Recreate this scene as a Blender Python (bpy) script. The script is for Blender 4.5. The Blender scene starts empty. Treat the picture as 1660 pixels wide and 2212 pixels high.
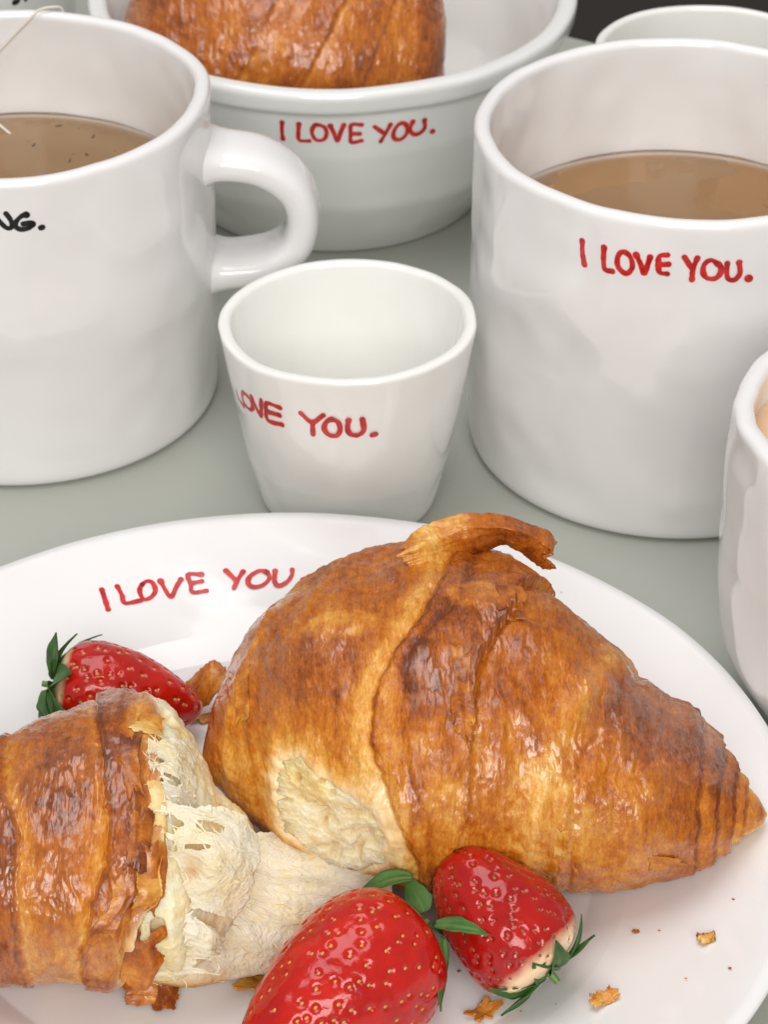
import bpy, math, random
import numpy as np
from mathutils import Vector, Matrix

scene = bpy.context.scene
COL = scene.collection
CM = 0.01                       # everything below is laid out in centimetres

# ------------------------------------------------------------------ camera
cam_d = bpy.data.cameras.new('camera')
cam = bpy.data.objects.new('camera', cam_d)
COL.objects.link(cam)
scene.camera = cam
PITCH, ROLL = 0.588, 0.005
cp, sp, cr, sr = math.cos(PITCH), math.sin(PITCH), math.cos(ROLL), math.sin(ROLL)
FWD, RT0, UP0 = Vector((0, cp, -sp)), Vector((1, 0, 0)), Vector((0, sp, cp))
RIGHT, UPV = cr * RT0 + sr * UP0, -sr * RT0 + cr * UP0
cam.matrix_world = Matrix(((RIGHT.x, UPV.x, -FWD.x, 0), (RIGHT.y, UPV.y, -FWD.y, 0), (RIGHT.z, UPV.z, -FWD.z, .40), (0, 0, 0, 1)))
cam_d.sensor_fit = 'VERTICAL'
cam_d.sensor_height = 36
cam_d.lens = 6000 / 2212 * 36
cam_d.clip_start, cam_d.clip_end = .02, 50
cam_d.dof.use_dof = True
cam_d.dof.focus_distance = .565
cam_d.dof.aperture_fstop = 52

# ------------------------------------------------------------------ light
world = bpy.data.worlds.new('World')
scene.world = world
world.use_nodes = True
bg = world.node_tree.nodes['Background']
bg.inputs[0].default_value = (1.0, .95, .92, 1)
bg.inputs[1].default_value = .40


def area(name, loc, target, sx, sy, power, color):
    l = bpy.data.lights.new(name, 'AREA')
    l.shape, l.size, l.size_y, l.energy, l.color = 'RECTANGLE', sx, sy, power, color
    o = bpy.data.objects.new(name, l)
    COL.objects.link(o)
    o.location = loc
    o.rotation_euler = (Vector(target) - Vector(loc)).to_track_quat('-Z', 'Y').to_euler()
    return o


area('skylight', (-.2, .62, 1.5), (-.05, .58, 0), 1.2, .95, 12, (.985, .985, 1))
area('window_light', (.1, -1.5, 1.35), (0, .6, .05), 1.5, 1.1, 40, (1, .972, .95))

scene.view_settings.view_transform = 'Standard'
scene.view_settings.look = 'None'
scene.view_settings.exposure = 0
scene.view_settings.gamma = 1
scene.cycles.use_denoising = True
try:
    scene.cycles.denoiser = 'OPENIMAGEDENOISE'
except Exception:
    pass
scene.cycles.max_bounces = 10
scene.cycles.transmission_bounces = 8
scene.cycles.caustics_refractive = True
scene.cycles.sample_clamp_indirect = 6

# ------------------------------------------------------------------ numpy noise


def _hash(ix, iy, iz, k):
    h = (ix * 374761393 + iy * 668265263 + iz * 2147483647 + k * 974634721) & 0xFFFFFFFF
    h = ((h ^ (h >> 13)) * 1274126177) & 0xFFFFFFFF
    h = ((h ^ (h >> 16)) * 2246822519) & 0xFFFFFFFF
    return ((h ^ (h >> 15)) & 0xFFFFFF) / float(0xFFFFFF) * 2 - 1


def noise(x, y, z=0., seed=0):
    x, y, z = np.broadcast_arrays(np.asarray(x, float), np.asarray(y, float), np.asarray(z, float))
    ix, iy, iz = np.floor(x).astype(np.int64), np.floor(y).astype(np.int64), np.floor(z).astype(np.int64)
    fx, fy, fz = x - ix, y - iy, z - iz
    u, v, w = [f * f * f * (f * (f * 6 - 15) + 10) for f in (fx, fy, fz)]
    r = 0
    for dx in (0, 1):
        for dy in (0, 1):
            for dz in (0, 1):
                r = r + _hash(ix + dx, iy + dy, iz + dz, seed) * (u if dx else 1 - u) * (v if dy else 1 - v) * (w if dz else 1 - w)
    return r


def fbm(x, y, z=0., seed=0, o=4, gain=.5):
    r, a, n = 0, 1., 0
    for k in range(o):
        f = 2.03 ** k
        r = r + a * noise(x * f + 7.1 * k, y * f + 3.3 * k, np.asarray(z) * f + 1.7 * k, seed + k)
        n += a
        a *= gain
    return r / n


def ridged(x, y, z=0., seed=0, o=3):
    r, a, n = 0, 1., 0
    for k in range(o):
        f = 2.1 ** k
        r = r + a * (1 - 2 * np.abs(noise(x * f + 5.7 * k, y * f + 9.1 * k, np.asarray(z) * f, seed + k)))
        n += a
        a *= .55
    return r / n


def sstep(a, b, x):
    t = np.clip((np.asarray(x, float) - a) / (b - a), 0, 1)
    return t * t * (3 - 2 * t)


def cubic(xq, xs, ys):
    """smooth (Hermite) interpolation through table points"""
    xs, ys, xq = np.asarray(xs, float), np.asarray(ys, float), np.asarray(xq, float)
    d = np.diff(ys) / np.diff(xs)
    m = np.empty_like(ys)
    m[0], m[-1] = d[0], d[-1]
    m[1:-1] = np.where(d[:-1] * d[1:] > 0, 2 * d[:-1] * d[1:] / (d[:-1] + d[1:] + 1e-12), 0)
    i = np.clip(np.searchsorted(xs, xq) - 1, 0, len(xs) - 2)
    h = xs[i + 1] - xs[i]
    t = np.clip((xq - xs[i]) / h, 0, 1)
    return ys[i] * (2 * t**3 - 3 * t**2 + 1) + m[i] * h * (t**3 - 2 * t**2 + t) + ys[i + 1] * (-2 * t**3 + 3 * t**2) + m[i + 1] * h * (t**3 - t**2)


# ------------------------------------------------------------------ mesh helpers


def mesh_from(name, V, F, mat, attrs=None, uv=None, smooth=True):
    V = np.ascontiguousarray(np.asarray(V, np.float32).reshape(-1, 3) * CM)
    F = np.asarray(F, np.int32)
    me = bpy.data.meshes.new(name)
    n, k = F.shape
    me.vertices.add(len(V))
    me.vertices.foreach_set('co', V.ravel())
    me.loops.add(n * k)
    me.loops.foreach_set('vertex_index', F.ravel())
    me.polygons.add(n)
    me.polygons.foreach_set('loop_start', np.arange(0, n * k, k, dtype=np.int32))
    me.polygons.foreach_set('loop_total', np.full(n, k, np.int32))
    if smooth:
        me.polygons.foreach_set('use_smooth', np.ones(n, bool))
    for an, av in (attrs or {}).items():
        a = me.attributes.new(an, 'FLOAT', 'POINT')
        a.data.foreach_set('value', np.asarray(av, np.float32).ravel())
    if uv is not None:
        a = me.attributes.new('st', 'FLOAT_VECTOR', 'POINT')
        a.data.foreach_set('vector', np.asarray(uv, np.float32).ravel())
    me.update(calc_edges=True)
    me.validate()
    if mat:
        me.materials.append(mat)
    return me


def gridfaces(n, m, wrap=False, flip=False):
    i = np.arange(n - 1)[:, None]
    j = np.arange(m if wrap else m - 1)[None, :]
    j2 = (j + 1) % m
    f = np.stack([i * m + j, (i + 1) * m + j, (i + 1) * m + j2, i * m + j2], -1).reshape(-1, 4)
    return f[:, ::-1] if flip else f


def obj(name, me, parent=None):
    o = bpy.data.objects.new(name, me)
    COL.objects.link(o)
    if parent is not None:
        o.parent = parent
    return o


def tag(o, label=None, cat=None, group=None, kind=None):
    for k, v in (('label', label), ('category', cat), ('group', group), ('kind', kind)):
        if v:
            o[k] = v
    return o


def thing(name, loc, label, cat, group=None):
    o = bpy.data.objects.new(name, None)
    o.empty_display_size = .01
    COL.objects.link(o)
    o.location = Vector(loc) * CM
    return tag(o, label, cat, group)


def fillet(pts, n=7):
    """profile polyline: (r, z, fillet radius) -> dense rounded polyline"""
    P = [np.array(p[:2], float) for p in pts]
    R = [p[2] if len(p) > 2 else 0 for p in pts]
    out = [P[0]]
    for k in range(1, len(P) - 1):
        a, b, c = P[k - 1], P[k], P[k + 1]
        if R[k] <= 0:
            out.append(b)
            continue
        u, v = (a - b), (c - b)
        lu, lv = np.linalg.norm(u), np.linalg.norm(v)
        u, v = u / lu, v / lv
        ang = math.acos(np.clip(u @ v, -1, 1))
        t = min(R[k] / math.tan(ang / 2), lu * .49, lv * .49)
        s, e = b + u * t, b + v * t
        for q in np.linspace(0, 1, n):
            out.append((1 - q)**2 * s + 2 * q * (1 - q) * b + q * q * e)
    out.append(P[-1])
    return np.array(out)


def densify(p, d):
    out = [p[0]]
    for a, b in zip(p[:-1], p[1:]):
        k = max(1, int(np.linalg.norm(b - a) / d))
        for q in range(1, k + 1):
            out.append(a + (b - a) * q / k)
    return np.array(out)


def lathe(prof, wob=None, nseg=200, d=.22):
    """prof (r, z) -> verts, faces ; angle measured from the camera side (-y) towards +x ; wob(theta, r, z) -> dr, dz"""
    p = densify(prof, d)
    th = np.linspace(0, 2 * np.pi, nseg, endpoint=False)
    r = p[:, 0][:, None] + 0 * th
    z = p[:, 1][:, None] + 0 * th
    if wob:
        dr, dz = wob(th[None, :] + 0 * r, r, z)
        r, z = r + dr, z + dz
    V = np.stack([r * np.sin(th), -r * np.cos(th), z], -1)
    return V, gridfaces(len(p), nseg, True, flip=True)


# ------------------------------------------------------------------ materials


class NT:
    def __init__(s, name):
        s.m = bpy.data.materials.new(name)
        s.m.use_nodes = True
        s.t = s.m.node_tree
        s.b = s.t.nodes['Principled BSDF']
        s.out = s.t.nodes['Material Output']

    def n(s, typ, inp=None, **kw):
        nd = s.t.nodes.new(typ)
        for k, v in kw.items():
            setattr(nd, k, v)
        for k, v in (inp or {}).items():
            s.set(nd.inputs[k], v)
        return nd

    def set(s, sock, v):
        if isinstance(v, bpy.types.NodeSocket):
            s.t.links.new(v, sock)
        else:
            sock.default_value = v

    def p(s, **kw):
        for k, v in kw.items():
            s.set(s.b.inputs[k.replace('_', ' ')], v)

    def noise(s, vec, scale, detail=4, rough=.55, dist=0.):
        return s.n('ShaderNodeTexNoise', {'Vector': vec, 'Scale': scale, 'Detail': detail, 'Roughness': rough, 'Distortion': dist}).outputs['Fac']

    def coord(s, what='Object'):
        return s.n('ShaderNodeTexCoord').outputs[what]

    def attr(s, name, out='Fac'):
        return s.n('ShaderNodeAttribute', attribute_name=name).outputs[out]

    def math(s, op, a, b=0., clamp=False):
        nd = s.n('ShaderNodeMath', operation=op, use_clamp=clamp)
        s.set(nd.inputs[0], a)
        s.set(nd.inputs[1], b)
        return nd.outputs[0]

    def ramp(s, fac, stops, interp='LINEAR'):
        nd = s.n('ShaderNodeValToRGB')
        cr_ = nd.color_ramp
        cr_.interpolation = interp
        while len(cr_.elements) < len(stops):
            cr_.elements.new(.5)
        for e, (pp, c) in zip(cr_.elements, stops):
            e.position = pp
            e.color = (*c, 1) if len(c) == 3 else c
        s.set(nd.inputs[0], fac)
        return nd.outputs[0]

    def mix(s, fac, a, b):
        nd = s.n('ShaderNodeMix', data_type='RGBA')
        s.set(nd.inputs[0], fac)
        for sock, v in ((nd.inputs[6], a), (nd.inputs[7], b)):
            s.set(sock, (*v, 1) if isinstance(v, tuple) and len(v) == 3 else v)
        return nd.outputs[2]

    def map(s, vec, scale):
        return s.n('ShaderNodeMapping', {'Vector': vec, 'Scale': scale}).outputs[0]

    def bump(s, h, strength, dist, normal=None):
        nd = s.n('ShaderNodeBump', {'Height': h, 'Strength': strength, 'Distance': dist})
        if normal is not None:
            s.set(nd.inputs['Normal'], normal)
        return nd.outputs[0]


def mat_ceramic(name, c0, c1):
    m = NT(name)
    co = m.coord()
    f = m.noise(co, 22, 3)
    m.p(Base_Color=m.mix(f, c0, c1), Roughness=.10, IOR=1.5, Coat_Weight=.35, Coat_Roughness=.03)
    h = m.noise(co, 60, 2)
    m.p(Normal=m.bump(h, .12, .0012))
    return m.m


def mat_paint(name, c0, c1):
    m = NT(name)
    f = m.noise(m.coord(), 420, 4, .6)
    f = m.math('MULTIPLY', m.math('SUBTRACT', f, .36), 3.2, True)
    m.p(Base_Color=m.mix(f, c0, c1), Roughness=.18, IOR=1.5)
    return m.m


def mat_pastry():
    m = NT('baked_crust')
    co, st = m.coord(), m.attr('st', 'Vector')
    brown, crumb, sheen = m.attr('brown'), m.attr('crumb'), m.attr('sheen')
    streak = m.noise(m.map(st, (9, 1.4, 1)), 1.0, 6, .62, .25)
    fine = m.noise(m.map(st, (26, 9, 1)), 1.0, 5, .65, .4)
    spots = m.noise(co, 420, 4, .7)
    b = m.math('ADD', brown, m.math('MULTIPLY', m.math('SUBTRACT', streak, .5), .5))
    b = m.math('ADD', b, m.math('MULTIPLY', m.math('SUBTRACT', fine, .5), .58))
    b = m.math('ADD', b, m.math('MULTIPLY', m.math('SUBTRACT', spots, .5), .46))
    colr = m.ramp(b, [(0, (.84, .60, .27)), (.2, (.73, .40, .09)), (.40, (.60, .24, .026)), (.58, (.48, .140, .0085)), (.8, (.31, .072, .0045)), (1, (.14, .03, .004))])
    cr1 = m.noise(co, 260, 6, .7)
    crc = m.ramp(cr1, [(.18, (.76, .51, .18)), (.4, (.94, .76, .42)), (.66, (.98, .90, .69))])
    base = m.mix(crumb, colr, crc)
    glaze = m.math('ADD', m.math('ADD', sheen, .12), m.math('MULTIPLY', m.math('SUBTRACT', m.noise(m.map(st, (6, 2.2, 1)), 1., 5, .65), .5), 2.2), True)
    rough = m.math('SUBTRACT', .44, m.math('MULTIPLY', glaze, .28))
    rough = m.math('ADD', rough, m.math('MULTIPLY', crumb, .15), True)
    m.p(Base_Color=base, Roughness=rough, IOR=1.48, Specular_IOR_Level=m.math('ADD', .26, m.math('MULTIPLY', glaze, .5)))
    m.p(Subsurface_Weight=.10, Subsurface_Radius=(1., .5, .2), Subsurface_Scale=.002)
    m.p(Coat_Weight=m.math('MULTIPLY', glaze, .5), Coat_Roughness=.05)
    h1 = m.noise(m.map(st, (6.5, 2.4, 1)), 1., 7, .55, .8)
    h2 = m.noise(co, 700, 6, .7)
    h3 = m.n('ShaderNodeTexVoronoi', {'Vector': m.map(st, (11, 7, 1)), 'Scale': 1., 'Randomness': 1.}, feature='SMOOTH_F1').outputs['Distance']
    n1 = m.bump(h1, .5, .0006)
    m.p(Coat_Normal=n1)
    n2 = m.bump(h3, .25, .00025, n1)
    m.p(Normal=m.bump(h2, .35, .00015, n2))
    return m.m


def mat_crumb():
    m = NT('soft_crumb')
    co = m.coord()
    f = m.noise(m.map(co, (1, 1, 2.2)), 190, 7, .7, .6)
    tint = m.noise(co, 75, 3)
    c = m.ramp(f, [(.18, (.76, .51, .18)), (.4, (.94, .76, .42)), (.66, (.98, .90, .69))])
    c = m.mix(m.ramp(tint, [(.42, (0, 0, 0)), (.62, (.85, .85, .85))]), c, (.82, .60, .25))
    toast = m.attr('brown')
    c = m.mix(toast, c, (.6, .24, .045))
    m.p(Base_Color=c, Roughness=.42, Subsurface_Weight=.8, Subsurface_Radius=(1, .8, .5), Subsurface_Scale=.007, Specular_IOR_Level=.5)
    n1 = m.bump(m.noise(m.map(co, (1, 1, 1.8)), 330, 8, .72, .8), .6, .0005)
    m.p(Normal=n1)
    return m.m


def mat_membrane():
    m = NT('pastry_membrane')
    co = m.coord()
    big = m.noise(co, 85, 4, .6, .6)
    f = m.noise(m.map(co, (1, 1.6, 2.0)), 260, 7, .72, 1.2)
    v = m.math('ADD', m.math('MULTIPLY', big, .75), m.math('MULTIPLY', f, .45))
    c = m.ramp(v, [(.34, (.80, .53, .17)), (.47, (.95, .78, .43)), (.62, (.98, .88, .62)), (.82, (.99, .94, .78))])
    c = m.mix(m.attr('brown'), c, (.62, .27, .05))
    m.p(Base_Color=c, Roughness=m.math('ADD', .22, m.math('MULTIPLY', f, .25)), Specular_IOR_Level=.55, Subsurface_Weight=.2, Subsurface_Radius=(1, .75, .45), Subsurface_Scale=.002)
    cre = m.noise(m.map(co, (1, 2.2, 1.4)), 120, 5, .6, 1.5)
    n1 = m.bump(cre, .9, .0018)
    nrm = m.bump(f, .5, .0004, n1)
    m.p(Normal=nrm)
    tr = m.n('ShaderNodeBsdfTranslucent', {'Color': c, 'Normal': nrm})
    mx = m.n('ShaderNodeMixShader', {0: .08})
    m.t.links.new(m.b.outputs[0], mx.inputs[1])
    m.t.links.new(tr.outputs[0], mx.inputs[2])
    m.t.links.new(mx.outputs[0], m.out.inputs[0])
    return m.m


def mat_berry(name, deep, bright):
    m = NT(name)
    co = m.coord()
    f = m.noise(co, 130, 4)
    sh, pit = m.attr('shoulder'), m.attr('pit')
    c = m.mix(m.ramp(f, [(.35, (0, 0, 0)), (.7, (1, 1, 1))]), deep, bright)
    ss = m.math('ADD', sh, m.math('MULTIPLY', m.math('SUBTRACT', m.noise(m.map(co, (1, 1, 1)), 260, 4), .5), .5), True)
    c = m.mix(m.ramp(ss, [(.3, (0, 0, 0)), (.62, (.45, .45, .45)), (.95, (1, 1, 1))]), c, (.86, .62, .38))
    m.p(Base_Color=c, Roughness=.16, IOR=1.42, Subsurface_Weight=.15, Subsurface_Radius=(1., .12, .05), Subsurface_Scale=.002, Coat_Weight=.3, Coat_Roughness=.06)
    m.p(Normal=m.bump(m.noise(co, 300, 4), .42, .0006))
    return m.m


def mat_leaf():
    m = NT('strawberry_leaf')
    st = m.attr('st', 'Vector')
    f = m.noise(m.coord(), 160, 5)
    c = m.ramp(f, [(.3, (.014, .062, .010)), (.55, (.042, .145, .022)), (.8, (.11, .25, .05))])
    c = m.mix(m.attr('pale'), c, (.17, .28, .07))
    m.p(Base_Color=c, Roughness=.42, Subsurface_Weight=.0)
    m.p(Normal=m.bump(m.noise(m.map(st, (40, 4, 1)), 1., 4), .4, .0006))
    return m.m


def mat_plain(name, c0, c1, scale, rough, bump=0, bd=.001, **kw):
    m = NT(name)
    co = m.coord()
    f = m.noise(co, scale, 5, .6)
    m.p(Base_Color=m.mix(f, c0, c1), Roughness=rough, **kw)
    if bump:
        m.p(Normal=m.bump(m.noise(co, scale * 3, 4, .6), bump, bd))
    return m.m


def mat_tea(name, color, density, murk=None):
    m = NT(name)
    fr = m.n('ShaderNodeBsdfRefraction', {'Color': (1, 1, 1, 1), 'Roughness': 0., 'IOR': 1.33})
    gl = m.n('ShaderNodeBsdfAnisotropic', {'Color': (1, 1, 1, 1), 'Roughness': .02})
    fz = m.n('ShaderNodeFresnel', {'IOR': 1.33})
    mx = m.n('ShaderNodeMixShader', {0: fz.outputs[0]})
    m.t.links.new(fr.outputs[0], mx.inputs[1])
    m.t.links.new(gl.outputs[0], mx.inputs[2])
    last = mx
    if murk:
        df = m.n('ShaderNodeBsdfDiffuse', {'Color': m.mix(m.noise(m.coord(), 90, 5, .65), murk[0], murk[1])})
        m2 = m.n('ShaderNodeMixShader', {0: murk[2]})
        m.t.links.new(mx.outputs[0], m2.inputs[1])
        m.t.links.new(df.outputs[0], m2.inputs[2])
        last = m2
    m.t.links.new(last.outputs[0], m.out.inputs['Surface'])
    ab = m.n('ShaderNodeVolumeAbsorption', {'Color': (*color, 1), 'Density': density})
    m.t.links.new(ab.outputs[0], m.out.inputs['Volume'])
    return m.m


M_CER = mat_ceramic('white_glaze', (.78, .775, .765), (.83, .825, .82))
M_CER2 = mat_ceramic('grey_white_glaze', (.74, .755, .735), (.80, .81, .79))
M_CREAM = mat_ceramic('cream_white_glaze', (.80, .80, .76), (.85, .85, .81))
M_RED = mat_paint('red_underglaze', (.42, .008, .008), (.66, .035, .03))
M_BLACK = mat_paint('black_underglaze', (.006, .006, .008), (.014, .014, .016))
M_CRUST = mat_pastry()
M_CRUMB = mat_crumb()
M_MEMB = mat_membrane()
M_BERRY = mat_berry('red_strawberry_skin', (.39, .005, .003), (.56, .013, .004))
M_BERRY2 = mat_berry('deep_red_strawberry_skin', (.32, .0035, .003), (.46, .008, .004))
M_SEED = mat_plain('strawberry_seed', (.42, .22, .035), (.58, .36, .08), 900, .35)
M_SEED2 = mat_plain('dark_strawberry_seed', (.2, .045, .015), (.36, .13, .03), 900, .35)
M_LEAF = mat_leaf()
M_TABLE = mat_plain('grey_green_tabletop', (.395, .41, .36), (.42, .435, .385), 14, .42, .05, .0006)
M_FLOOR = mat_plain('dark_brown_floor', (.014, .009, .005), (.024, .016, .009), 6, .6)
M_STRING = mat_plain('tea_bag_string', (.72, .64, .55), (.8, .73, .64), 900, .8, .5, .0004)
M_TEA = mat_tea('clear_brown_tea', (.88, .68, .38), 20, ((.66, .36, .15), (.72, .42, .19), .24))
M_TEA2 = mat_tea('cloudy_brown_tea', (.78, .55, .28), 26, ((.44, .26, .11), (.74, .48, .26), .36))
M_LATTE = mat_plain('milky_coffee', (.70, .44, .26), (.76, .53, .34), 60, .25)
M_BITS = mat_plain('tea_leaf_bits', (.05, .04, .02), (.12, .09, .04), 700, .6)

# ------------------------------------------------------------------ setting
p = fillet([(0, -3.), (41.6, -3., 0), (42., -2.2, .5), (42., 0, .35), (0, 0)])
V, F = lathe(p, nseg=256, d=3)
t = obj('round_table', mesh_from('table_top', V, F, M_TABLE))
t.location = Vector((-14.5, 53.8, 0)) * CM
tag(t, 'matte grey green round table under the white crockery', 'table')

V = np.array([[-400, -200, -74], [400, -200, -74], [400, 500, -74], [-400, 500, -74]], float)
tag(obj('floor', mesh_from('floor', V, [[0, 1, 2, 3]], M_FLOOR)), kind='structure')

# ------------------------------------------------------------------ lettering on a surface
import bisect


def stroke_ribbon(pts, width, seed, n_cap=6):
    """2-D polyline (cm) -> flat brush-stroke outline as a strip of centre/left/right points"""
    P = np.array(pts, float)
    if len(P) > 2:                                   # Catmull-Rom, rounded corners like a brush
        Q = np.vstack([2 * P[0] - P[1], P, 2 * P[-1] - P[-2]])
        if np.allclose(P[0], P[-1]):
            Q[0], Q[-1] = P[-2], P[1]
        out = []
        for k in range(1, len(Q) - 2):
            for q in np.linspace(0, 1, 9)[:-1]:
                a, b, c_, d_ = Q[k - 1:k + 3]
                out.append(.5 * (2 * b + (c_ - a) * q + (2 * a - 5 * b + 4 * c_ - d_) * q * q + (3 * b - 3 * c_ + d_ - a) * q**3))
        out.append(P[-1])
        P = np.array(out)
    else:
        P = np.linspace(P[0], P[-1], 12)
    seg = np.r_[0, np.cumsum(np.linalg.norm(np.diff(P, axis=0), axis=1))]
    L = max(seg[-1], 1e-6)
    N = max(10, int(L / .02))
    tq = np.linspace(0, L, N)
    P = np.stack([np.interp(tq, seg, P[:, 0]), np.interp(tq, seg, P[:, 1])], -1)
    T = np.gradient(P, axis=0)
    T /= np.linalg.norm(T, axis=1)[:, None] + 1e-9
    Nn = np.stack([-T[:, 1], T[:, 0]], -1)
    w = width * .5 * (1 + .16 * noise(tq * 5, seed * 3.1, 0, 5) + .10 * noise(tq * 16, seed * 1.7, 0, 9))
    w = w * (1 + .22 * np.exp(-(tq / .07)**2) + .12 * np.exp(-((L - tq) / .05)**2))
    # round caps
    ca = np.linspace(0, math.pi / 2, n_cap + 1)[:-1]
    head = [(P[0] - T[0] * w[0] * math.cos(a), Nn[0], w[0] * math.sin(a)) for a in ca]
    tail = [(P[-1] + T[-1] * w[-1] * math.cos(a), Nn[-1], w[-1] * math.sin(a)) for a in ca[::-1]]
    rows = head + [(P[i], Nn[i], w[i]) for i in range(N)] + tail
    C_ = np.array([r[0] for r in rows])
    Nn = np.array([r[1] for r in rows])
    w = np.array([r[2] for r in rows])[:, None]
    return np.stack([C_ - Nn * w, C_ - Nn * w * .5, C_, C_ + Nn * w * .5, C_ + Nn * w], 1)   # rows x 5 x 2


def lettering(strokes, width, to2d, surf, mat, parent, name='lettering', seed=0):
    Vs, Fs, off = [], [], 0
    for k, s in enumerate(strokes):
        G = stroke_ribbon([to2d(q) for q in s], width, seed + k)
        W = surf(G[..., 0].ravel(), G[..., 1].ravel(), .006 + .0022 * k)
        n, m = G.shape[:2]
        Vs.append(W)
        Fs.append(gridfaces(n, m) + off)
        off += n * m
    return obj(name, mesh_from(name, np.vstack(Vs), np.vstack(Fs), mat), parent)


# ------------------------------------------------------------------ vessels


def wobble(seed, amp, zamp=0., tilt=0., tdir=0., zt=9., oval=0., odir=0.):
    def f(th, r, z):
        c, s = np.cos(th), np.sin(th)
        k = sstep(.2, 1.2, z)
        dr = amp * k * (fbm(c * 1.25 + 4, s * 1.25, z * .26, seed, 2) * 1.1 + .8 * fbm(c * 3.2, s * 3.2, z * .62, seed + 9, 2))
        dr = dr * np.clip(r / 2., 0, 1) + oval * r * np.cos(2 * (th - odir))
        u = np.clip(z / zt, 0, 1)
        dz = u**2 * (zamp * fbm(c * 1.1, s * 1.1, 0, seed + 3, 2) + tilt * np.cos(th - tdir) * np.clip(r / 3, 0, 1))
        return dr, dz
    return f


def outer_fn(prof, wob):
    """outer surface function of a lathed vessel: radius at (theta, z)"""
    k = prof[:, 1].argmax()
    zz, rr = prof[:k + 1, 1], prof[:k + 1, 0]
    o = np.argsort(zz, kind='stable')
    zz, rr = zz[o], rr[o]

    def r_at(th, z):
        r0 = np.interp(z, zz, rr)
        dr, dz = wob(th, r0, z)
        return r0 + dr
    return r_at


def vessel(name, loc, prof, wob, mat, label, cat, nseg=220, group=None, body='body', d=.2):
    th_ = thing(name, (loc[0], loc[1], 0), label, cat, group)
    V, F = lathe(prof, wob, nseg, d)
    obj(body, mesh_from(body, V, F, mat), th_)
    return th_


def vessel_text(parent, prof, wob, strokes, width, mat, rref, seed=0):
    r_at = outer_fn(prof, wob)

    def to2d(q):
        return (math.radians(q[0]) * rref, q[1])

    def surf(u, v, h):
        th = u / rref
        e = 1e-3
        r = r_at(th, v)
        P = lambda a, b: np.stack([r_at(a, b) * np.sin(a), -r_at(a, b) * np.cos(a), b + 0 * a], -1)
        p0 = P(th, v)
        n = np.cross(P(th + e, v) - p0, P(th, v + e) - p0)
        n /= np.linalg.norm(n, axis=1)[:, None]
        return p0 + n * h
    return lettering(strokes, width, to2d, surf, mat, parent, seed=seed)


def mug_profile(R, h, wall=.42, floor=.7, rb=.75, top=None, base=None):
    b = base or R * .985
    tp = top or R
    return fillet([(0, .12), (b - 1.0, .12, .1), (b - .85, 0, .12), (b, 0, rb), (R + .03, h * .45, 3.), (tp, h, .22), (tp - wall, h, .2), (R - wall, h * .5, 2.), (b - wall - .05, floor, 1.1), (0, floor - .05)])


def handle_mesh(pts, width, thick, mat, flare=.6, n=90, m=40):
    """strap handle: rounded section swept along a path in the x-z plane (x outward)"""
    P = np.array(pts, float)
    Q = np.vstack([2 * P[0] - P[1], P, 2 * P[-1] - P[-2]])
    out = []
    for k in range(1, len(Q) - 2):
        for q in np.linspace(0, 1, 20)[:-1]:
            a, b, c_, d_ = Q[k - 1:k + 3]
            out.append(.5 * (2 * b + (c_ - a) * q + (2 * a - 5 * b + 4 * c_ - d_) * q * q + (3 * b - 3 * c_ + d_ - a) * q**3))
    out.append(P[-1])
    P = np.array(out)
    s = np.r_[0, np.cumsum(np.linalg.norm(np.diff(P, axis=0), axis=1))]
    tq = np.linspace(0, s[-1], n)
    P = np.stack([np.interp(tq, s, P[:, k]) for k in (0, 1)], -1)
    T = np.gradient(P, axis=0)
    T /= np.linalg.norm(T, axis=1)[:, None]
    N = np.stack([-T[:, 1], T[:, 0]], -1)
    fl = 1 + flare * (np.exp(-(tq / .55)**2) + np.exp(-((s[-1] - tq) / .55)**2))
    a = np.linspace(0, 2 * np.pi, m, endpoint=False)
    e = .72
    cx = np.sign(np.cos(a)) * np.abs(np.cos(a))**e
    cy = np.sign(np.sin(a)) * np.abs(np.sin(a))**e
    wv = width * (1 + .06 * np.sin(tq * 1.3))
    X = P[:, 0][:, None] + N[:, 0][:, None] * cx * (thick / 2 * fl)[:, None]
    Z = P[:, 1][:, None] + N[:, 1][:, None] * cx * (thick / 2 * fl)[:, None]
    Y = cy[None, :] * (wv / 2 * (1 + (fl - 1) * .6))[:, None]
    return mesh_from('handle', np.stack([X, Y, Z], -1), gridfaces(n, m, True), mat)


# left mug
prof = mug_profile(5.33, 9.02)
wob = wobble(11, .09, .05, .03, 1., 9.)
lm = vessel('mug', (-9.9, 66.15), prof, wob, M_CER, 'white mug with loop handle and black lettering, holding cloudy tea and a tea bag string', 'mug')
obj('handle', handle_mesh([(4.75, 7.2), (5.6, 7.2), (6.6, 7.02), (7.4, 6.42), (7.7, 5.6), (7.52, 4.75), (6.9, 4.2), (5.95, 3.98), (4.75, 3.92)], 1.95, .93, M_CER), lm)
LM = [[(2.6, 8.45), (3.0, 8.18), (4.0, 7.98), (5.28, 7.83), (6.23, 7.77), (7.2, 7.8), (7.25, 7.93), (6.85, 8.05), (6.02, 8.17)], [(11.3, 8.13), (10.14, 8.1), (8.94, 8.0), (8.26, 7.9), (8.48, 7.79), (9.87, 7.73), (11.53, 7.76), (12.9, 7.84), (13.0, 7.89), (11.94, 7.905), (10.38, 7.88)], [(14.95, 7.742), (15.25, 7.749)]]
vessel_text(lm, prof, wob, LM, .13, M_BLACK, 5.33, 40)


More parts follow.
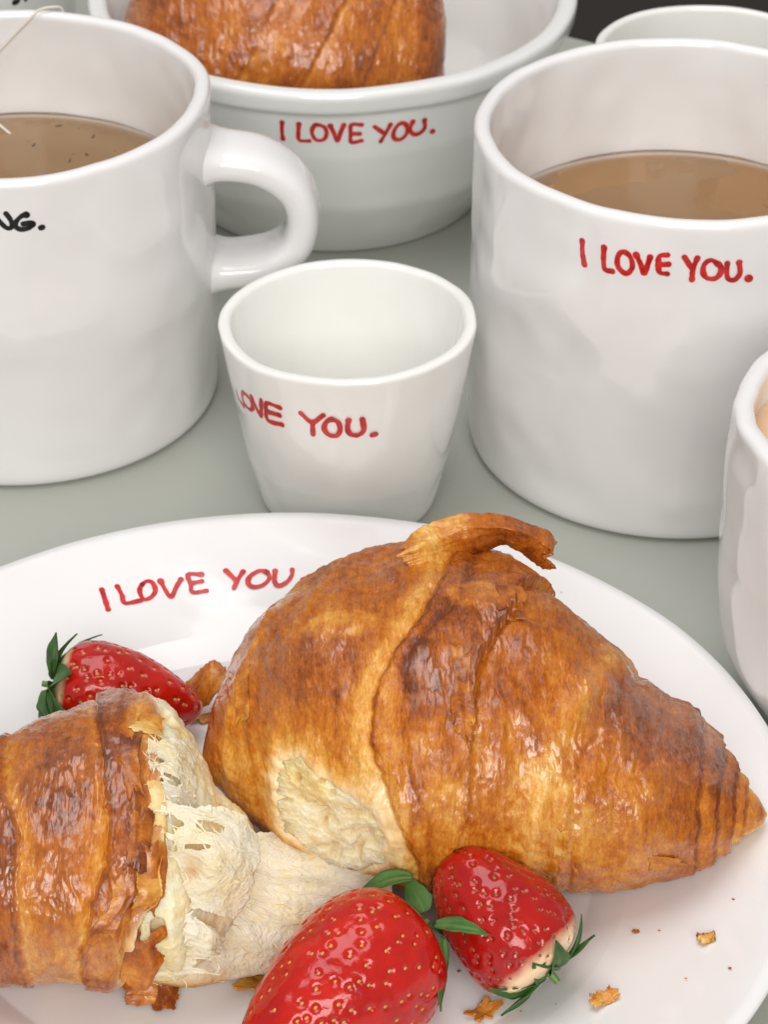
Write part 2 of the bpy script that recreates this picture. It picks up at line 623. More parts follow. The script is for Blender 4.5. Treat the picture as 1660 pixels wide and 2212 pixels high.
def tea(name, loc, r, z0, z1, mat, label):
    pr = fillet([(0, z0), (r - .9, z0, .4), (r, z0 + 1., .6), (r, z1), (0, z1)])
    V, F = lathe(pr, nseg=128, d=.5)
    o = obj(name, mesh_from(name, V, F, mat, smooth=False))
    o.location = Vector((loc[0], loc[1], 0)) * CM
    return tag(o, label, 'tea')


tea('tea', (-9.9, 66.15), 4.93, .60, 6.05, M_TEA2, 'cloudy brown tea with bits floating in the mug with the black lettering')

# right mug
prof = mug_profile(5.36, 9.26)
wob = wobble(23, .10, .05, .02, 2., 9.)
rm = vessel('mug', (7.6, 63.85), prof, wob, M_CER, 'large white mug of clear tea with red lettering, behind the torn croissant on the plate', 'mug')
RM = [[(-31.89, 8.36), (-31.64, 8.05), (-30.97, 7.746)], [(-25.65, 8.347), (-25.6, 8.027), (-25.09, 7.772), (-23.06, 7.764)], [(-19.43, 8.32), (-20.91, 8.325), (-21.82, 8.174), (-21.67, 7.943), (-20.27, 7.801), (-18.95, 7.792), (-17.91, 7.961), (-18.2, 8.173), (-19.43, 8.32)], [(-17.06, 8.32), (-15.73, 8.076), (-14.72, 7.839), (-13.99, 8.101), (-13.48, 8.306)], [(-9.18, 8.397), (-11.13, 8.352), (-11.31, 8.13), (-10.86, 7.918), (-8.95, 7.887)], [(-11.15, 8.126), (-8.8, 8.151)], [(-4.87, 8.356), (-2.95, 8.072)], [(-1.57, 8.341), (-2.47, 8.055), (-2.57, 7.752)], [(3.56, 8.206), (1.9, 8.296), (.41, 8.193), (.09, 7.992), (.99, 7.826), (2.92, 7.788), (4.28, 7.886), (4.6, 8.087), (3.56, 8.206)], [(6.09, 8.21), (6.14, 7.946), (6.76, 7.775), (8.39, 7.749), (9.55, 7.923), (9.14, 8.214)], [(11.91, 7.768), (12.05, 7.753)]]
vessel_text(rm, prof, wob, RM, .135, M_RED, 5.36, 3)
tea('tea', (7.6, 63.85), 4.96, .60, 6.1, M_TEA, 'clear amber brown tea in the large mug with red lettering')

# small cup
prof = fillet([(0, .1), (1.5, .1, .05), (1.6, 0, .05), (2.2, 0, .55), (2.62, 1.6, 2.), (3.27, 5.38, .16), (2.95, 5.38, .15), (2.3, 1.7, 1.5), (1.9, .55, .8), (0, .5)])
wob = wobble(37, .055, .04, .13, math.radians(75), 5.4, .016, math.radians(60))
cup = vessel('small_cup', (-.94, 60.7), prof, wob, M_CREAM, 'small empty handleless white cup with red lettering, between the two large mugs', 'cup')
CUP = [[(-80, 4.45), (-78.5, 4.1)], [(-68.5, 4.3), (-67.5, 3.98), (-65.5, 3.76), (-60, 3.70)], [(-56.5, 4.2), (-59.6, 4.03), (-58.4, 3.83), (-53.8, 3.76), (-50.8, 3.91), (-51.8, 4.14), (-56.5, 4.2)], [(-50.0, 4.27), (-48.0, 3.99), (-45.6, 3.76), (-44.0, 4.08), (-42.8, 4.35)], [(-32.38, 4.325), (-39.29, 4.329), (-40.81, 4.059), (-40.91, 3.749), (-32.26, 3.789)], [(-39.53, 4.053), (-33.08, 4.071)], [(-21.2, 4.322), (-15.95, 4.11), (-10.32, 4.386)], [(-15.71, 4.11), (-15.87, 3.73)], [(-6.42, 4.283), (-9.25, 4.164), (-10.16, 3.953), (-8.23, 3.79), (-4.66, 3.769), (-2.81, 3.948), (-3.48, 4.192), (-6.42, 4.283)], [(1.22, 4.285), (.71, 4.025), (1.97, 3.846), (5.53, 3.804), (8.03, 3.935), (7.93, 4.146), (7.37, 4.319)], [(12.49, 3.784), (13.51, 3.796)]]
vessel_text(cup, prof, wob, CUP, .14, M_RED, 3.05, 17)

# bowl
prof = fillet([(0, .25), (3.9, .25, .1), (4.0, 0, .1), (4.6, 0, .3), (6.05, 2.2, 2.), (6.75, 4.2, 2.), (7.02, 5.72, .12), (7.42, 5.9, .3), (7.52, 6.57, .38), (6.95, 6.57, .25), (6.62, 5.5, 1.), (5.9, 2.6, 2.), (4.2, .9, 1.), (0, .8)], 9)
wob = wobble(51, .08, .05, .0, 0, 6.5)
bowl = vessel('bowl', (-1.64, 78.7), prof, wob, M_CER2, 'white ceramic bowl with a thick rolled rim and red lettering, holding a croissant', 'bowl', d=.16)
BOWL = [[(-10.88, 5.403), (-11.1, 5.11), (-11.02, 4.817)], [(-6.92, 5.381), (-7.16, 5.078), (-7.13, 4.824), (-5.75, 4.794), (-4.57, 4.804)], [(-2.8, 5.378), (-3.71, 5.249), (-3.88, 5.063), (-3.14, 4.865), (-1.86, 4.831), (-.82, 4.91), (-.42, 5.113), (-1.03, 5.31), (-2.8, 5.378)], [(.49, 5.35), (1.36, 5.075), (2.12, 4.816), (2.89, 5.11), (3.65, 5.381)], [(7.85, 5.357), (5.43, 5.373), (5.27, 5.064), (5.48, 4.77), (7.93, 4.81)], [(5.58, 5.064), (7.38, 5.051)], [(10.94, 5.267), (12.96, 5.048)], [(14.72, 5.294), (13.63, 5.001), (12.53, 4.741)], [(18.61, 5.209), (17.49, 5.303), (16.2, 5.2), (15.51, 4.954), (16.11, 4.781), (17.6, 4.755), (18.87, 4.933), (18.61, 5.209)], [(20.19, 5.287), (19.63, 5.062), (20.42, 4.881), (21.97, 4.846), (23.4, 4.998), (23.22, 5.274)], [(25.5, 4.845), (25.69, 4.826)]]
vessel_text(bowl, prof, wob, BOWL, .13, M_RED, 6.95, 60)

# mug cut by the right edge, with milky coffee
prof = fillet([(0, .12), (2.5, .12, .1), (2.6, 0, .1), (3.35, 0, .9), (4.3, 1.7, 1.5), (4.52, 4.5, 2.), (4.46, 8.0, .28), (3.98, 8.0, .25), (4.0, 4.5, 2.), (3.2, .7, 1.), (0, .6)])
wob = wobble(71, .13, .05, 0, 0, 8.)
sm = vessel('mug', (12.22, 52.1), prof, wob, M_CER, 'round bellied white mug of milky coffee, cut by the right edge of the picture', 'mug')
o = obj('coffee', mesh_from('coffee', *lathe(fillet([(0, 6.4), (4.05, 6.4), (4.05, 7.15, .05), (0, 7.15)]), nseg=96, d=.6), M_LATTE))
o.location = Vector((12.22, 52.1, 0)) * CM
tag(o, 'milky orange coffee filling the mug at the right edge', 'coffee')

# cup behind the right mug
prof = mug_profile(3.4, 6.5, .3, .5, .7, 3.4, 2.9)
bc = vessel('small_cup', (9.45, 74.5), prof, wobble(83, .03, .03, 0, 0, 6.5), M_CREAM, 'plain cream white cup whose rim shows behind the large right mug', 'cup')

# mug behind the left mug, only the foot of its black lettering in view
prof = mug_profile(5.3, 9.)
wob = wobble(97, .05)
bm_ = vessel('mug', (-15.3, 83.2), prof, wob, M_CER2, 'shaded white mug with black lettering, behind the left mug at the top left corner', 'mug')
BK = [[(49.5, 6.6), (48.9, 6.1), (48.3, 5.72), (46.5, 5.7)], [(50.8, 6.6), (51.6, 5.65)], [(53.5, 6.5), (52.9, 6.1), (53.6, 5.75)], [(55.6, 6.6), (56.1, 5.75)], [(55.8, 6.2), (58.0, 5.8)], [(59.5, 6.6), (60.2, 5.95)], [(61.6, 6.6), (61.2, 6.05)]]
vessel_text(bm_, prof, wob, BK, .17, M_BLACK, 5.3, 80)

# plate
PC = (-2.37, 45.885)
plate_top = fillet([(0, .52), (6.95, .56, .35), (7.75, .83, .3), (11.05, 1.74, .4), (11.34, 1.80)], 9)


def plate_z(r, th=0.):
    return np.interp(r, plate_top[:, 0], plate_top[:, 1])


def plate_wob(th, r, z):
    c, s = np.cos(th), np.sin(th)
    k = sstep(5.5, 9.5, r)
    dz = k * .05 * fbm(r * c * .16, r * s * .16, 0, 201, 2) + sstep(3, 8, r) * .022 * fbm(r * c * .5, r * s * .5, 0, 205, 2)
    dr = .10 * k * fbm(c * 1.2, s * 1.2, 3., 207, 2)
    return dr, dz


prof = np.vstack([fillet([(0, .08), (5.6, .08, .05), (5.8, 0, .05), (6.5, 0, .3), (8.2, .58, .6), (11.25, 1.52, .1), (11.42, 1.68, .12), (11.34, 1.80)]), plate_top[::-1][1:]])
plate = thing('plate', (*PC, 0), 'large white ceramic plate with red lettering on its rim, under the torn croissant', 'plate')
V, F = lathe(prof, plate_wob, 360, .15)
obj('body', mesh_from('body', V, F, M_CER), plate)
PL = [[(-6.783, 54.521), (-6.69, 54.243), (-6.59, 53.947)], [(-6.423, 54.669), (-6.295, 54.416), (-6.201, 54.18), (-5.833, 54.303)], [(-5.834, 54.797), (-5.883, 54.585), (-5.773, 54.351), (-5.62, 54.407), (-5.508, 54.623), (-5.585, 54.863), (-5.715, 54.912), (-5.834, 54.797)], [(-5.401, 54.942), (-5.275, 54.686), (-5.121, 54.475), (-5.013, 54.79), (-4.915, 55.024)], [(-4.433, 55.202), (-4.749, 55.18), (-4.671, 54.898), (-4.611, 54.658), (-4.283, 54.72)], [(-4.656, 54.92), (-4.407, 54.998)], [(-3.835, 55.338), (-3.602, 55.082)], [(-3.421, 55.334), (-3.538, 55.084), (-3.623, 54.816)], [(-2.848, 55.33), (-3.04, 55.366), (-3.256, 55.176), (-3.28, 54.971), (-3.15, 54.874), (-2.93, 54.94), (-2.778, 55.147), (-2.848, 55.33)], [(-2.642, 55.374), (-2.648, 55.067), (-2.549, 54.926), (-2.361, 55.03), (-2.24, 55.234), (-2.229, 55.419)], [(-1.95, 55.1), (-1.9, 55.12)]]


def plate_surf(u, v, h):
    x, y = u, v
    r, th = np.hypot(x, y), np.arctan2(x, -y)
    z = plate_z(r)
    dr, dz = plate_wob(th, r, z)
    return np.stack([(r + dr) * np.sin(th), -(r + dr) * np.cos(th), z + dz + h + .004], -1)


lettering([[(a - PC[0], b - PC[1]) for a, b in s] for s in PL], .12, lambda q: q, plate_surf, M_RED, plate, seed=90)


def plate_at(x, y):
    r = math.hypot(x - PC[0], y - PC[1])
    return float(plate_z(r))


# ------------------------------------------------------------------ croissants
RATIO = .8
TR = np.array([[-3.79, 46.05, 3.0, .03], [-3.715, 46.321, 3.019, .555], [-3.582, 46.607, 3.047, 1.06], [-3.347, 46.877, 3.094, 1.568], [-3.055, 47.02, 3.15, 2.104], [-2.659, 47.105, 3.225, 2.667], [-2.059, 47.023, 3.317, 3.283], [-1.266, 47.026, 3.383, 3.788], [-.275, 46.974, 3.467, 4.045], [.713, 46.899, 3.55, 4.128], [1.702, 46.931, 3.467, 4.076], [2.691, 46.855, 3.383, 3.923], [3.273, 46.566, 3.333, 3.657], [3.853, 46.284, 3.25, 3.382], [4.538, 46.08, 3.05, 3.05], [5.01, 45.85, 2.95, 2.76], [5.493, 45.7, 2.825, 2.42], [6.1, 45.697, 2.633, 2.062], [6.604, 45.742, 2.467, 1.735], [7.002, 45.697, 2.333, 1.329], [7.4, 45.645, 2.188, .988], [7.8, 45.6, 2.038, .606], [8.048, 45.559, 1.945, .288], [8.166, 45.609, 1.904, .03]])
TL = np.array([[-12.261, 43.521, 2.004, .03], [-12.082, 43.511, 2.044, .531], [-11.484, 43.443, 2.178, 1.218], [-10.675, 43.256, 2.356, 1.739], [-9.874, 43.086, 2.533, 2.054], [-9.18, 42.938, 2.689, 2.327], [-7.751, 42.911, 2.9, 2.703], [-7.199, 43.053, 2.96, 2.876], [-6.547, 43.146, 3.03, 3.021], [-5.432, 43.321, 3.05, 3.245], [-4.695, 43.504, 2.97, 3.271], [-4.314, 43.443, 2.93, 3.134], [-4.015, 43.181, 2.9, 2.858], [-3.634, 43.012, 2.755, 2.355], [-3.349, 42.911, 2.645, 1.882], [-2.902, 43.325, 2.464, 1.319], [-2.633, 43.628, 2.355, .645], [-2.512, 43.683, 2.307, .03]])


def station(T, s):
    return [cubic(s, T[:, 0], T[:, k]) for k in (1, 2, 3)]


def ring_points(T, S, TH, extra=0.):
    """S, TH grids -> points on the loaf with outward normals"""
    y, z, a = station(T, S)
    # little out-of-round shoulders so the loaf is no perfect ellipse
    a = a * (1 + .025 * np.sin(3 * TH + S * .9) * np.clip(a, 0, 1))
    P = np.stack([S, y - a * np.cos(TH), z + RATIO * a * np.sin(TH)], -1)
    dS = np.gradient(P, axis=0)
    dT = np.gradient(P, axis=1)
    N = np.cross(dS, dT)
    N /= np.linalg.norm(N, axis=-1)[..., None] + 1e-9
    return P, N, a


def curve(pts, TH):
    """feature line: list of (s, theta_deg) -> s at every theta"""
    q = sorted((math.radians(b), a) for a, b in pts)
    return np.interp(TH, [b for b, a in q], [a for b, a in q])


TH0 = np.radians(np.linspace(-90, 270, 561))[:-1]


def adaptive_s(T, n, lo, hi, pw=.5):
    u = np.linspace(0, 1, n)
    u = (1 - pw) * u + pw * (.5 - .5 * np.cos(np.pi * u))
    return lo + (hi - lo) * u


def pastry_fields(S, TH, a, seed, seams, ridges=(), zones=()):
    """displacement (cm) and brownness from the wraps of dough.
    seams: (line, height, side, softness) a wrap edge: the layer on `side` lies on top
    ridges: (line, height, width) rolls (+) or grooves (-)
    zones: (s, th_deg, rs, rth_deg, dbrown) paler or darker spots"""
    W = a * TH
    rag = .05 * fbm(W * 2.2, S * .3, 0, seed + 1, 3) + .035 * noise(W * 9, S * .2, 0, seed + 2)
    disp = .10 * fbm(S * .55, W * .42, 0, seed + 3, 3)
    brown = .58 + .13 * fbm(S * .6, W * .5, 3., seed + 4, 4) + .10 * np.sin(TH)
    for line, hgt, side, soft, *pl in seams:
        pl = pl[0] if pl else .30
        d = (S - curve(line, TH) - rag) * side            # d < 0 : on top
        step = sstep(soft, -soft, d)
        fall = np.exp(-np.clip(-d, 0, 9) / 1.5)
        disp = disp + hgt * step * fall - .45 * hgt * np.exp(-(np.clip(d, 0, 9) / .10)**2) * (1 - step)
        brown = brown + .20 * np.exp(-(np.clip(d + .1, 0, 9) / .10)**2) * (d > -.1) - pl * np.exp(-(np.clip(d - .12, 0, 9) / .30)) * sstep(.0, .12, d) - .10 * np.exp(-(d / .05)**2) + .10 * step * np.exp(-((d + .45) / .35)**2)
    for line, hgt, wid, db in ridges:
        d = S - curve(line, TH) - rag * .7
        g = np.exp(-(d / wid)**2)
        disp = disp + hgt * g
        brown = brown + db * np.exp(-(d / (wid * 1.3))**2)
    for s0, t0, rs, rt_, db in zones:
        q = ((S - s0) / rs)**2 + ((np.degrees(TH) - t0) / rt_)**2 + .55 * fbm(S * 2.1, W * 2.1, 0, seed + 6, 4)
        brown = brown + db * sstep(1.25, .55, q)
    # crackled, wrinkled skin : streaks running round the loaf, finer crinkles over them
    k = np.clip(a / 1.5, .15, 1)
    mask = sstep(-.25, .35, fbm(S * .7, W * .6, 0, seed + 7, 2))
    wr = ridged(S * 3.2 + .8 * fbm(S, W, 0, seed + 8, 2), W * .85, 0, seed + 9, 3)
    fine = ridged(S * 7.5 + 1.2 * fbm(S * 2, W * 2, 0, seed + 10, 2), W * 3.1, 0, seed + 11, 3)
    blist = fbm(S * 3., W * 2.6, 0, seed + 12, 3)
    mid = fbm(S * 3.4 + .5 * fbm(S * 1.5, W * 1.5, 0, seed + 14, 2), W * 1.15, 0, seed + 13, 3)
    pimple = fbm(S * 5.5, W * 4.2, 0, seed + 15, 2)
    disp = disp + k * (.034 * wr * (.25 + .75 * mask) + .015 * fine * (1.1 - .6 * mask) + .03 * blist + .06 * mid * mask + .018 * pimple * (1 - .5 * mask))
    brown = brown - .07 * wr + .06 * blist + .09 * mid + .08 * pimple
    return disp, brown


def baked(P, N, disp):
    Q = P + N * disp[..., None]
    return Q


def flat_bottom(Q, lift=.02):
    r = np.hypot(Q[..., 0] - PC[0], Q[..., 1] - PC[1])
    zf = plate_z(r) + lift
    Q[..., 2] = np.where(Q[..., 2] < zf, zf + .12 * (Q[..., 2] - zf) * 0, Q[..., 2])
    return Q


def sheet(name, net, mat, parent, nu=70, nv=50, thick=.02, rag=.12, amp=.06, seed=0, brown=0., brownf=None, freq=1.6, holes=None):
    """thin torn layer: control net (rows x cols x 3) -> smooth grid, ragged border, two sides"""
    net = np.asarray(net, float)
    u, v = np.linspace(0, 1, nu), np.linspace(0, 1, nv)
    R, C_ = net.shape[:2]
    tmp = np.stack([[cubic(u, np.linspace(0, 1, R), net[:, j, k]) for k in range(3)] for j in range(C_)], 0)    # C x 3 x nu
    G = np.stack([cubic(v, np.linspace(0, 1, C_), tmp[:, k, i]) for i in range(nu) for k in range(3)], 0).reshape(nu, 3, nv).transpose(0, 2, 1)
    # ragged edges: pull border points in by noise
    U, Vv = np.meshgrid(u, v, indexing='ij')
    c0 = G.mean((0, 1))
    edge = np.maximum(np.abs(U - .5), np.abs(Vv - .5)) * 2
    ang = np.arctan2(Vv - .5, U - .5)
    pull = sstep(.62, 1, edge) * rag * (fbm(np.cos(ang) * 2.2, np.sin(ang) * 2.2, 0, seed + 1, 2) + .16 * noise(np.cos(ang) * 14, np.sin(ang) * 14, 0, seed + 2) + .07 * noise(np.cos(ang) * 37, np.sin(ang) * 37, 0, seed + 5))
    G = G + (c0 - G) * pull[..., None]
    dU, dV = np.gradient(G, axis=0), np.gradient(G, axis=1)
    N = np.cross(dU, dV)
    N /= np.linalg.norm(N, axis=-1)[..., None] + 1e-9
    L1, L2 = np.linalg.norm(G[-1, nv // 2] - G[0, nv // 2]), np.linalg.norm(G[nu // 2, -1] - G[nu // 2, 0])
    x, y = U * max(L1, .3), Vv * max(L2, .3)
    h = amp * .7 * (fbm(x * freq, y * freq, 0, seed + 3, 4) + .5 * ridged(x * freq * 1.7, y * freq * .8, 0, seed + 4, 3))
    G = G + N * h[..., None]
    A = G + N * thick / 2
    B = G - N * thick / 2
    n = nu * nv
    fa = gridfaces(nu, nv)
    if holes:
        hm = fbm(x * holes[0], y * holes[0] * .6, 0, seed + 12, 3) < -holes[1]
        fa = fa[~hm.ravel()[fa].any(1)]
    border = np.r_[np.arange(nv - 1), np.arange(nu - 1) * nv + nv - 1, (nu - 1) * nv + np.arange(nv - 1, 0, -1), np.arange(nu - 1, 0, -1) * nv]
    b2 = np.roll(border, -1)
    fs = np.stack([border, b2, b2 + n, border + n], -1)
    br = brown + (.35 * fbm(x * 3, y * 3, 0, seed + 8, 3) if mat is M_CRUST else 0) + 0 * U if brownf is None else brownf(U, Vv, x, y)
    at = {'brown': np.tile(br.ravel(), 2), 'crumb': np.zeros(2 * n), 'sheen': np.full(2 * n, .3)}
    st = np.stack([y * .6, x * 1.2, 0 * x], -1).reshape(-1, 3)
    me = mesh_from(name, np.vstack([A.reshape(-1, 3), B.reshape(-1, 3)]), np.vstack([fa, fa[:, ::-1] + n, fs]), mat, at, np.vstack([st, st]))
    SHEETS.append((name, G, N))
    return obj(name, me, parent)


SHEETS = []
# ---- right, larger half ------------------------------------------------
cr_lab = 'larger golden piece of the torn croissant, tapering to a ridged tip, on the plate'
CRR = thing('croissant_half', (2., 46.6, 0), cr_lab, 'croissant', 'pieces of the torn croissant')
ORI = np.array([2., 46.6, 0])
S1 = [(3.6, 140), (3.51, 129), (2.67, 86), (2.22, 74), (1.92, 60), (1.77, 44), (1.72, 29), (1.69, 12), (1.46, 0), (1.14, -13), (1., -40)]
S2 = [(5.2, 140), (5.07, 128), (4.46, 77), (3.94, 60), (3.59, 46), (3.26, 30), (3.01, 5), (2.98, -19)]
S2B = [(5.45, 130), (5.39, 111), (4.72, 69), (4.31, 51), (3.91, 32), (3.84, 8), (3.8, -30)]
T1 = [(7.12, 94), (6.88, 52), (6.8, 27), (6.86, -10)]
T2 = [(7.46, 96), (7.3, 41), (7.29, -10)]
T3 = [(7.75, 98), (7.63, 34), (7.59, -19)]
T0 = [(6.65, 94), (6.48, 52), (6.42, 27), (6.46, -10)]
S4 = [(1.6, 120), (1.25, 98), (.69, 76), (.31, 67), (.03, 58), (-.2, 48), (-.24, 36), (.04, 22), (.41, 7), (.71, -7), (.9, -30)]
S4B = [(1.9, 110), (1.62, 87), (.94, 74), (.6, 66), (.4, 55), (.31, 42), (.51, 24), (.94, 8), (1.1, -20)]
S5 = [(-1.6, 150), (-1.87, 130), (-2.61, 96), (-3.07, 75), (-3.34, 36), (-3.15, -7)]
SS = adaptive_s(TR, 760, TR[0, 0], TR[-1, 0], .55)
S, TH = np.meshgrid(SS, TH0, indexing='ij')
P, N, a = ring_points(TR, S, TH)
P = P - N * (.07 * np.clip(a, 0, 1))[..., None]
disp, brown = pastry_fields(S, TH, a, 300,
    [(S1, .20, 1, .025, .04), (S4, .11, -1, .05, .30), (T1, .13, 1, .03, .25), (T2, .12, 1, .03, .25), (T3, .10, 1, .03, .2), (T0, .06, 1, .05, .15)],
    [(S2, .08, .20, -.20), (S2B, -.06, .10, .04), (S4B, -.05, .10, .12), (S5, .04, .12, -.12), ([(s + .55, t_) for s, t_ in S5], -.03, .1, .08), ([(s + 1.1, t_) for s, t_ in S5], .03, .12, -.04), ([(s - .35, t_) for s, t_ in S4], .035, .14, -.16)],
    [(-.84, 79, .8, 7, -.22), (3.4, 10, .9, 24, -.20), (1.2, 8, .5, 20, -.22), (.75, 55, .4, 16, .12), (1.9, 88, .6, 7, -.25), (-1.4, 62, 1.0, 16, .10), (.2, 22, .35, 40, -.22), (2.6, 62, .9, 18, .10), (5.4, 75, 1.2, 22, .12), (7.4, 45, .8, 60, .15), (4.9, 4, 1.2, 20, -.08), (-2.9, 20, .5, 40, -.08)])
# torn hollow showing the crumb, low on the side facing the viewer
hol = [(-2.22, 27), (-1.74, 30), (-.98, 20), (-.23, 14), (.15, 1), (.13, -17), (-.62, -27), (-1.37, -20), (-2.14, -10), (-2.33, 11)]
hp = np.array([(s, math.radians(t_) * 3.4) for s, t_ in hol])
W = 3.4 * TH
wx = S + .22 * fbm(S * 1.6, W * 1.6, 0, 331, 4)
wy = W + .22 * fbm(S * 1.6, W * 1.6, 5, 333, 4)


def poly_sd(px, py, poly):
    d2 = np.full(px.shape, 1e9)
    ins = np.zeros(px.shape, bool)
    for k in range(len(poly)):
        (x0, y0), (x1, y1) = poly[k - 1], poly[k]
        ex, ey = x1 - x0, y1 - y0
        t_ = np.clip(((px - x0) * ex + (py - y0) * ey) / (ex * ex + ey * ey), 0, 1)
        d2 = np.minimum(d2, (px - x0 - t_ * ex)**2 + (py - y0 - t_ * ey)**2)
        c_ = ((y0 > py) != (y1 > py)) & (px < (x1 - x0) * (py - y0) / (y1 - y0 + 1e-12) + x0)
        ins ^= c_
    return np.where(ins, -1, 1) * np.sqrt(d2)


sd = poly_sd(wx, wy, hp)
sd = sd + .03 * noise(S * 6, W * 6, 0, 334)
brown = brown - .42 * np.exp(-np.clip(sd, 0, 9) / .38)          # pale, stretched dough round the tear
inside = sstep(.26, -.2, sd + .14 * fbm(S * 4, W * 4, 0, 336, 3))
disp = disp * (1 - .5 * inside) + .03 * np.exp(-(sd / .12)**2) - .05 * sstep(.1, -.1, sd) - .30 * sstep(-.02, -.3, sd)
crust_keep = sd + .16 * fbm(S * 5, W * 5, 0, 337, 3) > -.22
Q = flat_bottom(baked(P, N, disp))
n, m = S.shape
F = gridfaces(n, m, True, flip=True)
QR, NR, BR = Q, N, brown
keep = crust_keep.ravel()[F].all(1)
st = np.stack([S, a * TH, 0 * S], -1)
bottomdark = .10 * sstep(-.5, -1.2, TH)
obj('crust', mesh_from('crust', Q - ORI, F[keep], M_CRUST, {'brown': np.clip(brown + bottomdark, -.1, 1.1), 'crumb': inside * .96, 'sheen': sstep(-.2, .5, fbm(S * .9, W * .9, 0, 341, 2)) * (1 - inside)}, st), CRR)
# crumb behind the tear
s_, t_ = np.linspace(-2.75, .6, 260), np.radians(np.linspace(-38, 40, 240))
S_, T_ = np.meshgrid(s_, t_, indexing='ij')
P, N, a_ = ring_points(TR, S_, T_)
w_ = 3.4 * T_
sd_ = poly_sd(S_ + .22 * fbm(S_ * 1.6, w_ * 1.6, 0, 331, 4), w_ + .22 * fbm(S_ * 1.6, w_ * 1.6, 5, 333, 4), hp)
lump = fbm(S_ * 1.8, w_ * 1.8, 0, 351, 5, .6)
strands = ridged(S_ * 2.2 + w_ * 1.4, w_ * 2.6 - S_ * .9, 0, 353, 4)
holes = np.exp(-(((S_ + 1.25) / .09)**2 + ((w_ - .22) / .24)**2)) + .9 * np.exp(-(((S_ + .43) / .22)**2 + ((w_ - .0) / .24)**4)) + .6 * sstep(.42, .62, noise(S_ * 4, w_ * 4, 0, 355))
disp = -.03 - .07 * sstep(-.2, -.9, sd_) + .14 * lump + .06 * strands + .03 * fbm(S_ * 7, w_ * 7, 0, 356, 3) - .34 * holes - .5 * sstep(-.10, .16, sd_)
obj('crumb', mesh_from('crumb', P + N * disp[..., None] - ORI, gridfaces(*S_.shape, flip=True), M_CRUMB, {'brown': .5 * sstep(.15, -.1, -sd_ - .05) * 0 + 0 * S_}), CRR)

# curled flap of crust standing off the back
flap = [
    [(.38, 48.55, 6.66), (.74, 48.75, 6.99), (1.08, 48.95, 7.05), (1.67, 49.15, 7.2), (2.47, 49.35, 7.0), (3.18, 49.45, 6.71), (3.55, 49.55, 6.38), (3.72, 49.55, 6.2)],
    [(.41, 48.2, 6.85), (.83, 48.35, 7.0), (1.22, 48.55, 7.0), (1.76, 48.75, 7.08), (2.51, 48.95, 6.97), (3.16, 49.05, 6.68), (3.5, 49.15, 6.36), (3.7, 49.15, 6.12)],
    [(.45, 48.1, 6.75), (.9, 48.25, 6.8), (1.36, 48.5, 6.72), (1.86, 48.75, 6.72), (2.53, 48.95, 6.68), (3.0, 49.05, 6.45), (3.38, 49.15, 6.08), (3.64, 49.15, 5.9)],
    [(.49, 48.0, 6.55), (.99, 48.1, 6.4), (1.5, 48.4, 6.36), (1.98, 48.85, 6.40), (2.53, 49.1, 6.43), (2.89, 49.2, 6.28), (3.25, 49.3, 5.9), (3.52, 49.3, 5.68)],
]
sheet('crust_flap', np.array(flap) - ORI, M_CRUST, CRR, 90, 170, .035, .13, .10, 361,
      brownf=lambda U, V_, x, y: .42 + .40 * sstep(.25, .75, V_ + .25 * U) + .35 * fbm(x * 1.6, y * 1.6, 0, 363, 3), freq=2.0)
flap2 = [
    [(1.6, 48.6, 6.1), (2.2, 48.7, 6.05), (2.75, 48.8, 5.9), (3.2, 48.75, 5.7)],
    [(1.6, 48.1, 6.35), (2.2, 48.15, 6.3), (2.8, 48.2, 6.15), (3.25, 48.2, 5.9)],
    [(1.7, 47.5, 6.55), (2.25, 47.55, 6.48), (2.8, 47.6, 6.3), (3.3, 47.6, 6.0)],
]
sheet('crust_flake', np.array(flap2) - ORI, M_CRUST, CRR, 50, 80, .035, .2, .05, 371, brown=.3)
# dry shards on the torn left end
for k, net in enumerate([
    [[(-3.78, 47.9, 1.6), (-3.74, 47.9, 2.0), (-3.68, 47.9, 2.6)], [(-3.93, 47.3, 1.55), (-3.9, 47.35, 2.0), (-3.82, 47.4, 2.5)]],
]):
    sheet('crust_flake', np.array(net) - ORI, M_CRUST, CRR, 24, 40, .04, .3, .04, 381 + 7 * k, brown=.62 - .3 * k)

def lifted_flakes(Q, N, brown, parent, ori, spots, seed):
    rgf = np.random.RandomState(seed)
    S_ax, T_ax = Q.shape[0], Q.shape[1]
    for k, (s0, t0, ls, lt, side) in enumerate(spots):
        i = int(np.argmin(np.abs(Q[:, T_ax // 4, 0] - s0)))
        j = int(np.argmin(np.abs(np.degrees(TH0) - t0)))
        di = max(3, int(ls / (abs(Q[min(i + 5, S_ax - 1), j, 0] - Q[i - 5, j, 0]) / 10 + 1e-6)))
        dj = max(3, int(lt))
        ii = np.clip(np.linspace(i - di, i + di, 6).astype(int), 0, S_ax - 1)
        jj = np.linspace(j - dj, j + dj, 6).astype(int) % T_ax
        net = Q[np.ix_(ii, jj)] - ori
        lf = np.linspace(0, 1, 6)[:, None] if side > 0 else np.linspace(1, 0, 6)[:, None]
        net = net + N[np.ix_(ii, jj)] * (.015 + (.05 + .07 * rgf.rand()) * lf**2)[..., None]
        b0 = float(brown[i, j])
        sheet('crust_flake', net, M_CRUST, parent, 36, 44, .012, .34, .03, seed + 11 * k, brown=b0 + rgf.uniform(-.10, .08), freq=2.2)


lifted_flakes(QR, NR, BR, CRR, ORI, [(1.55, 52, .2, 22, 1), (2.6, 88, .3, 10, 1), (3.6, 2, .14, 10, 1), (-2.9, 60, .14, 24, -1), (5.8, -8, .4, 7, 1)], 2000)

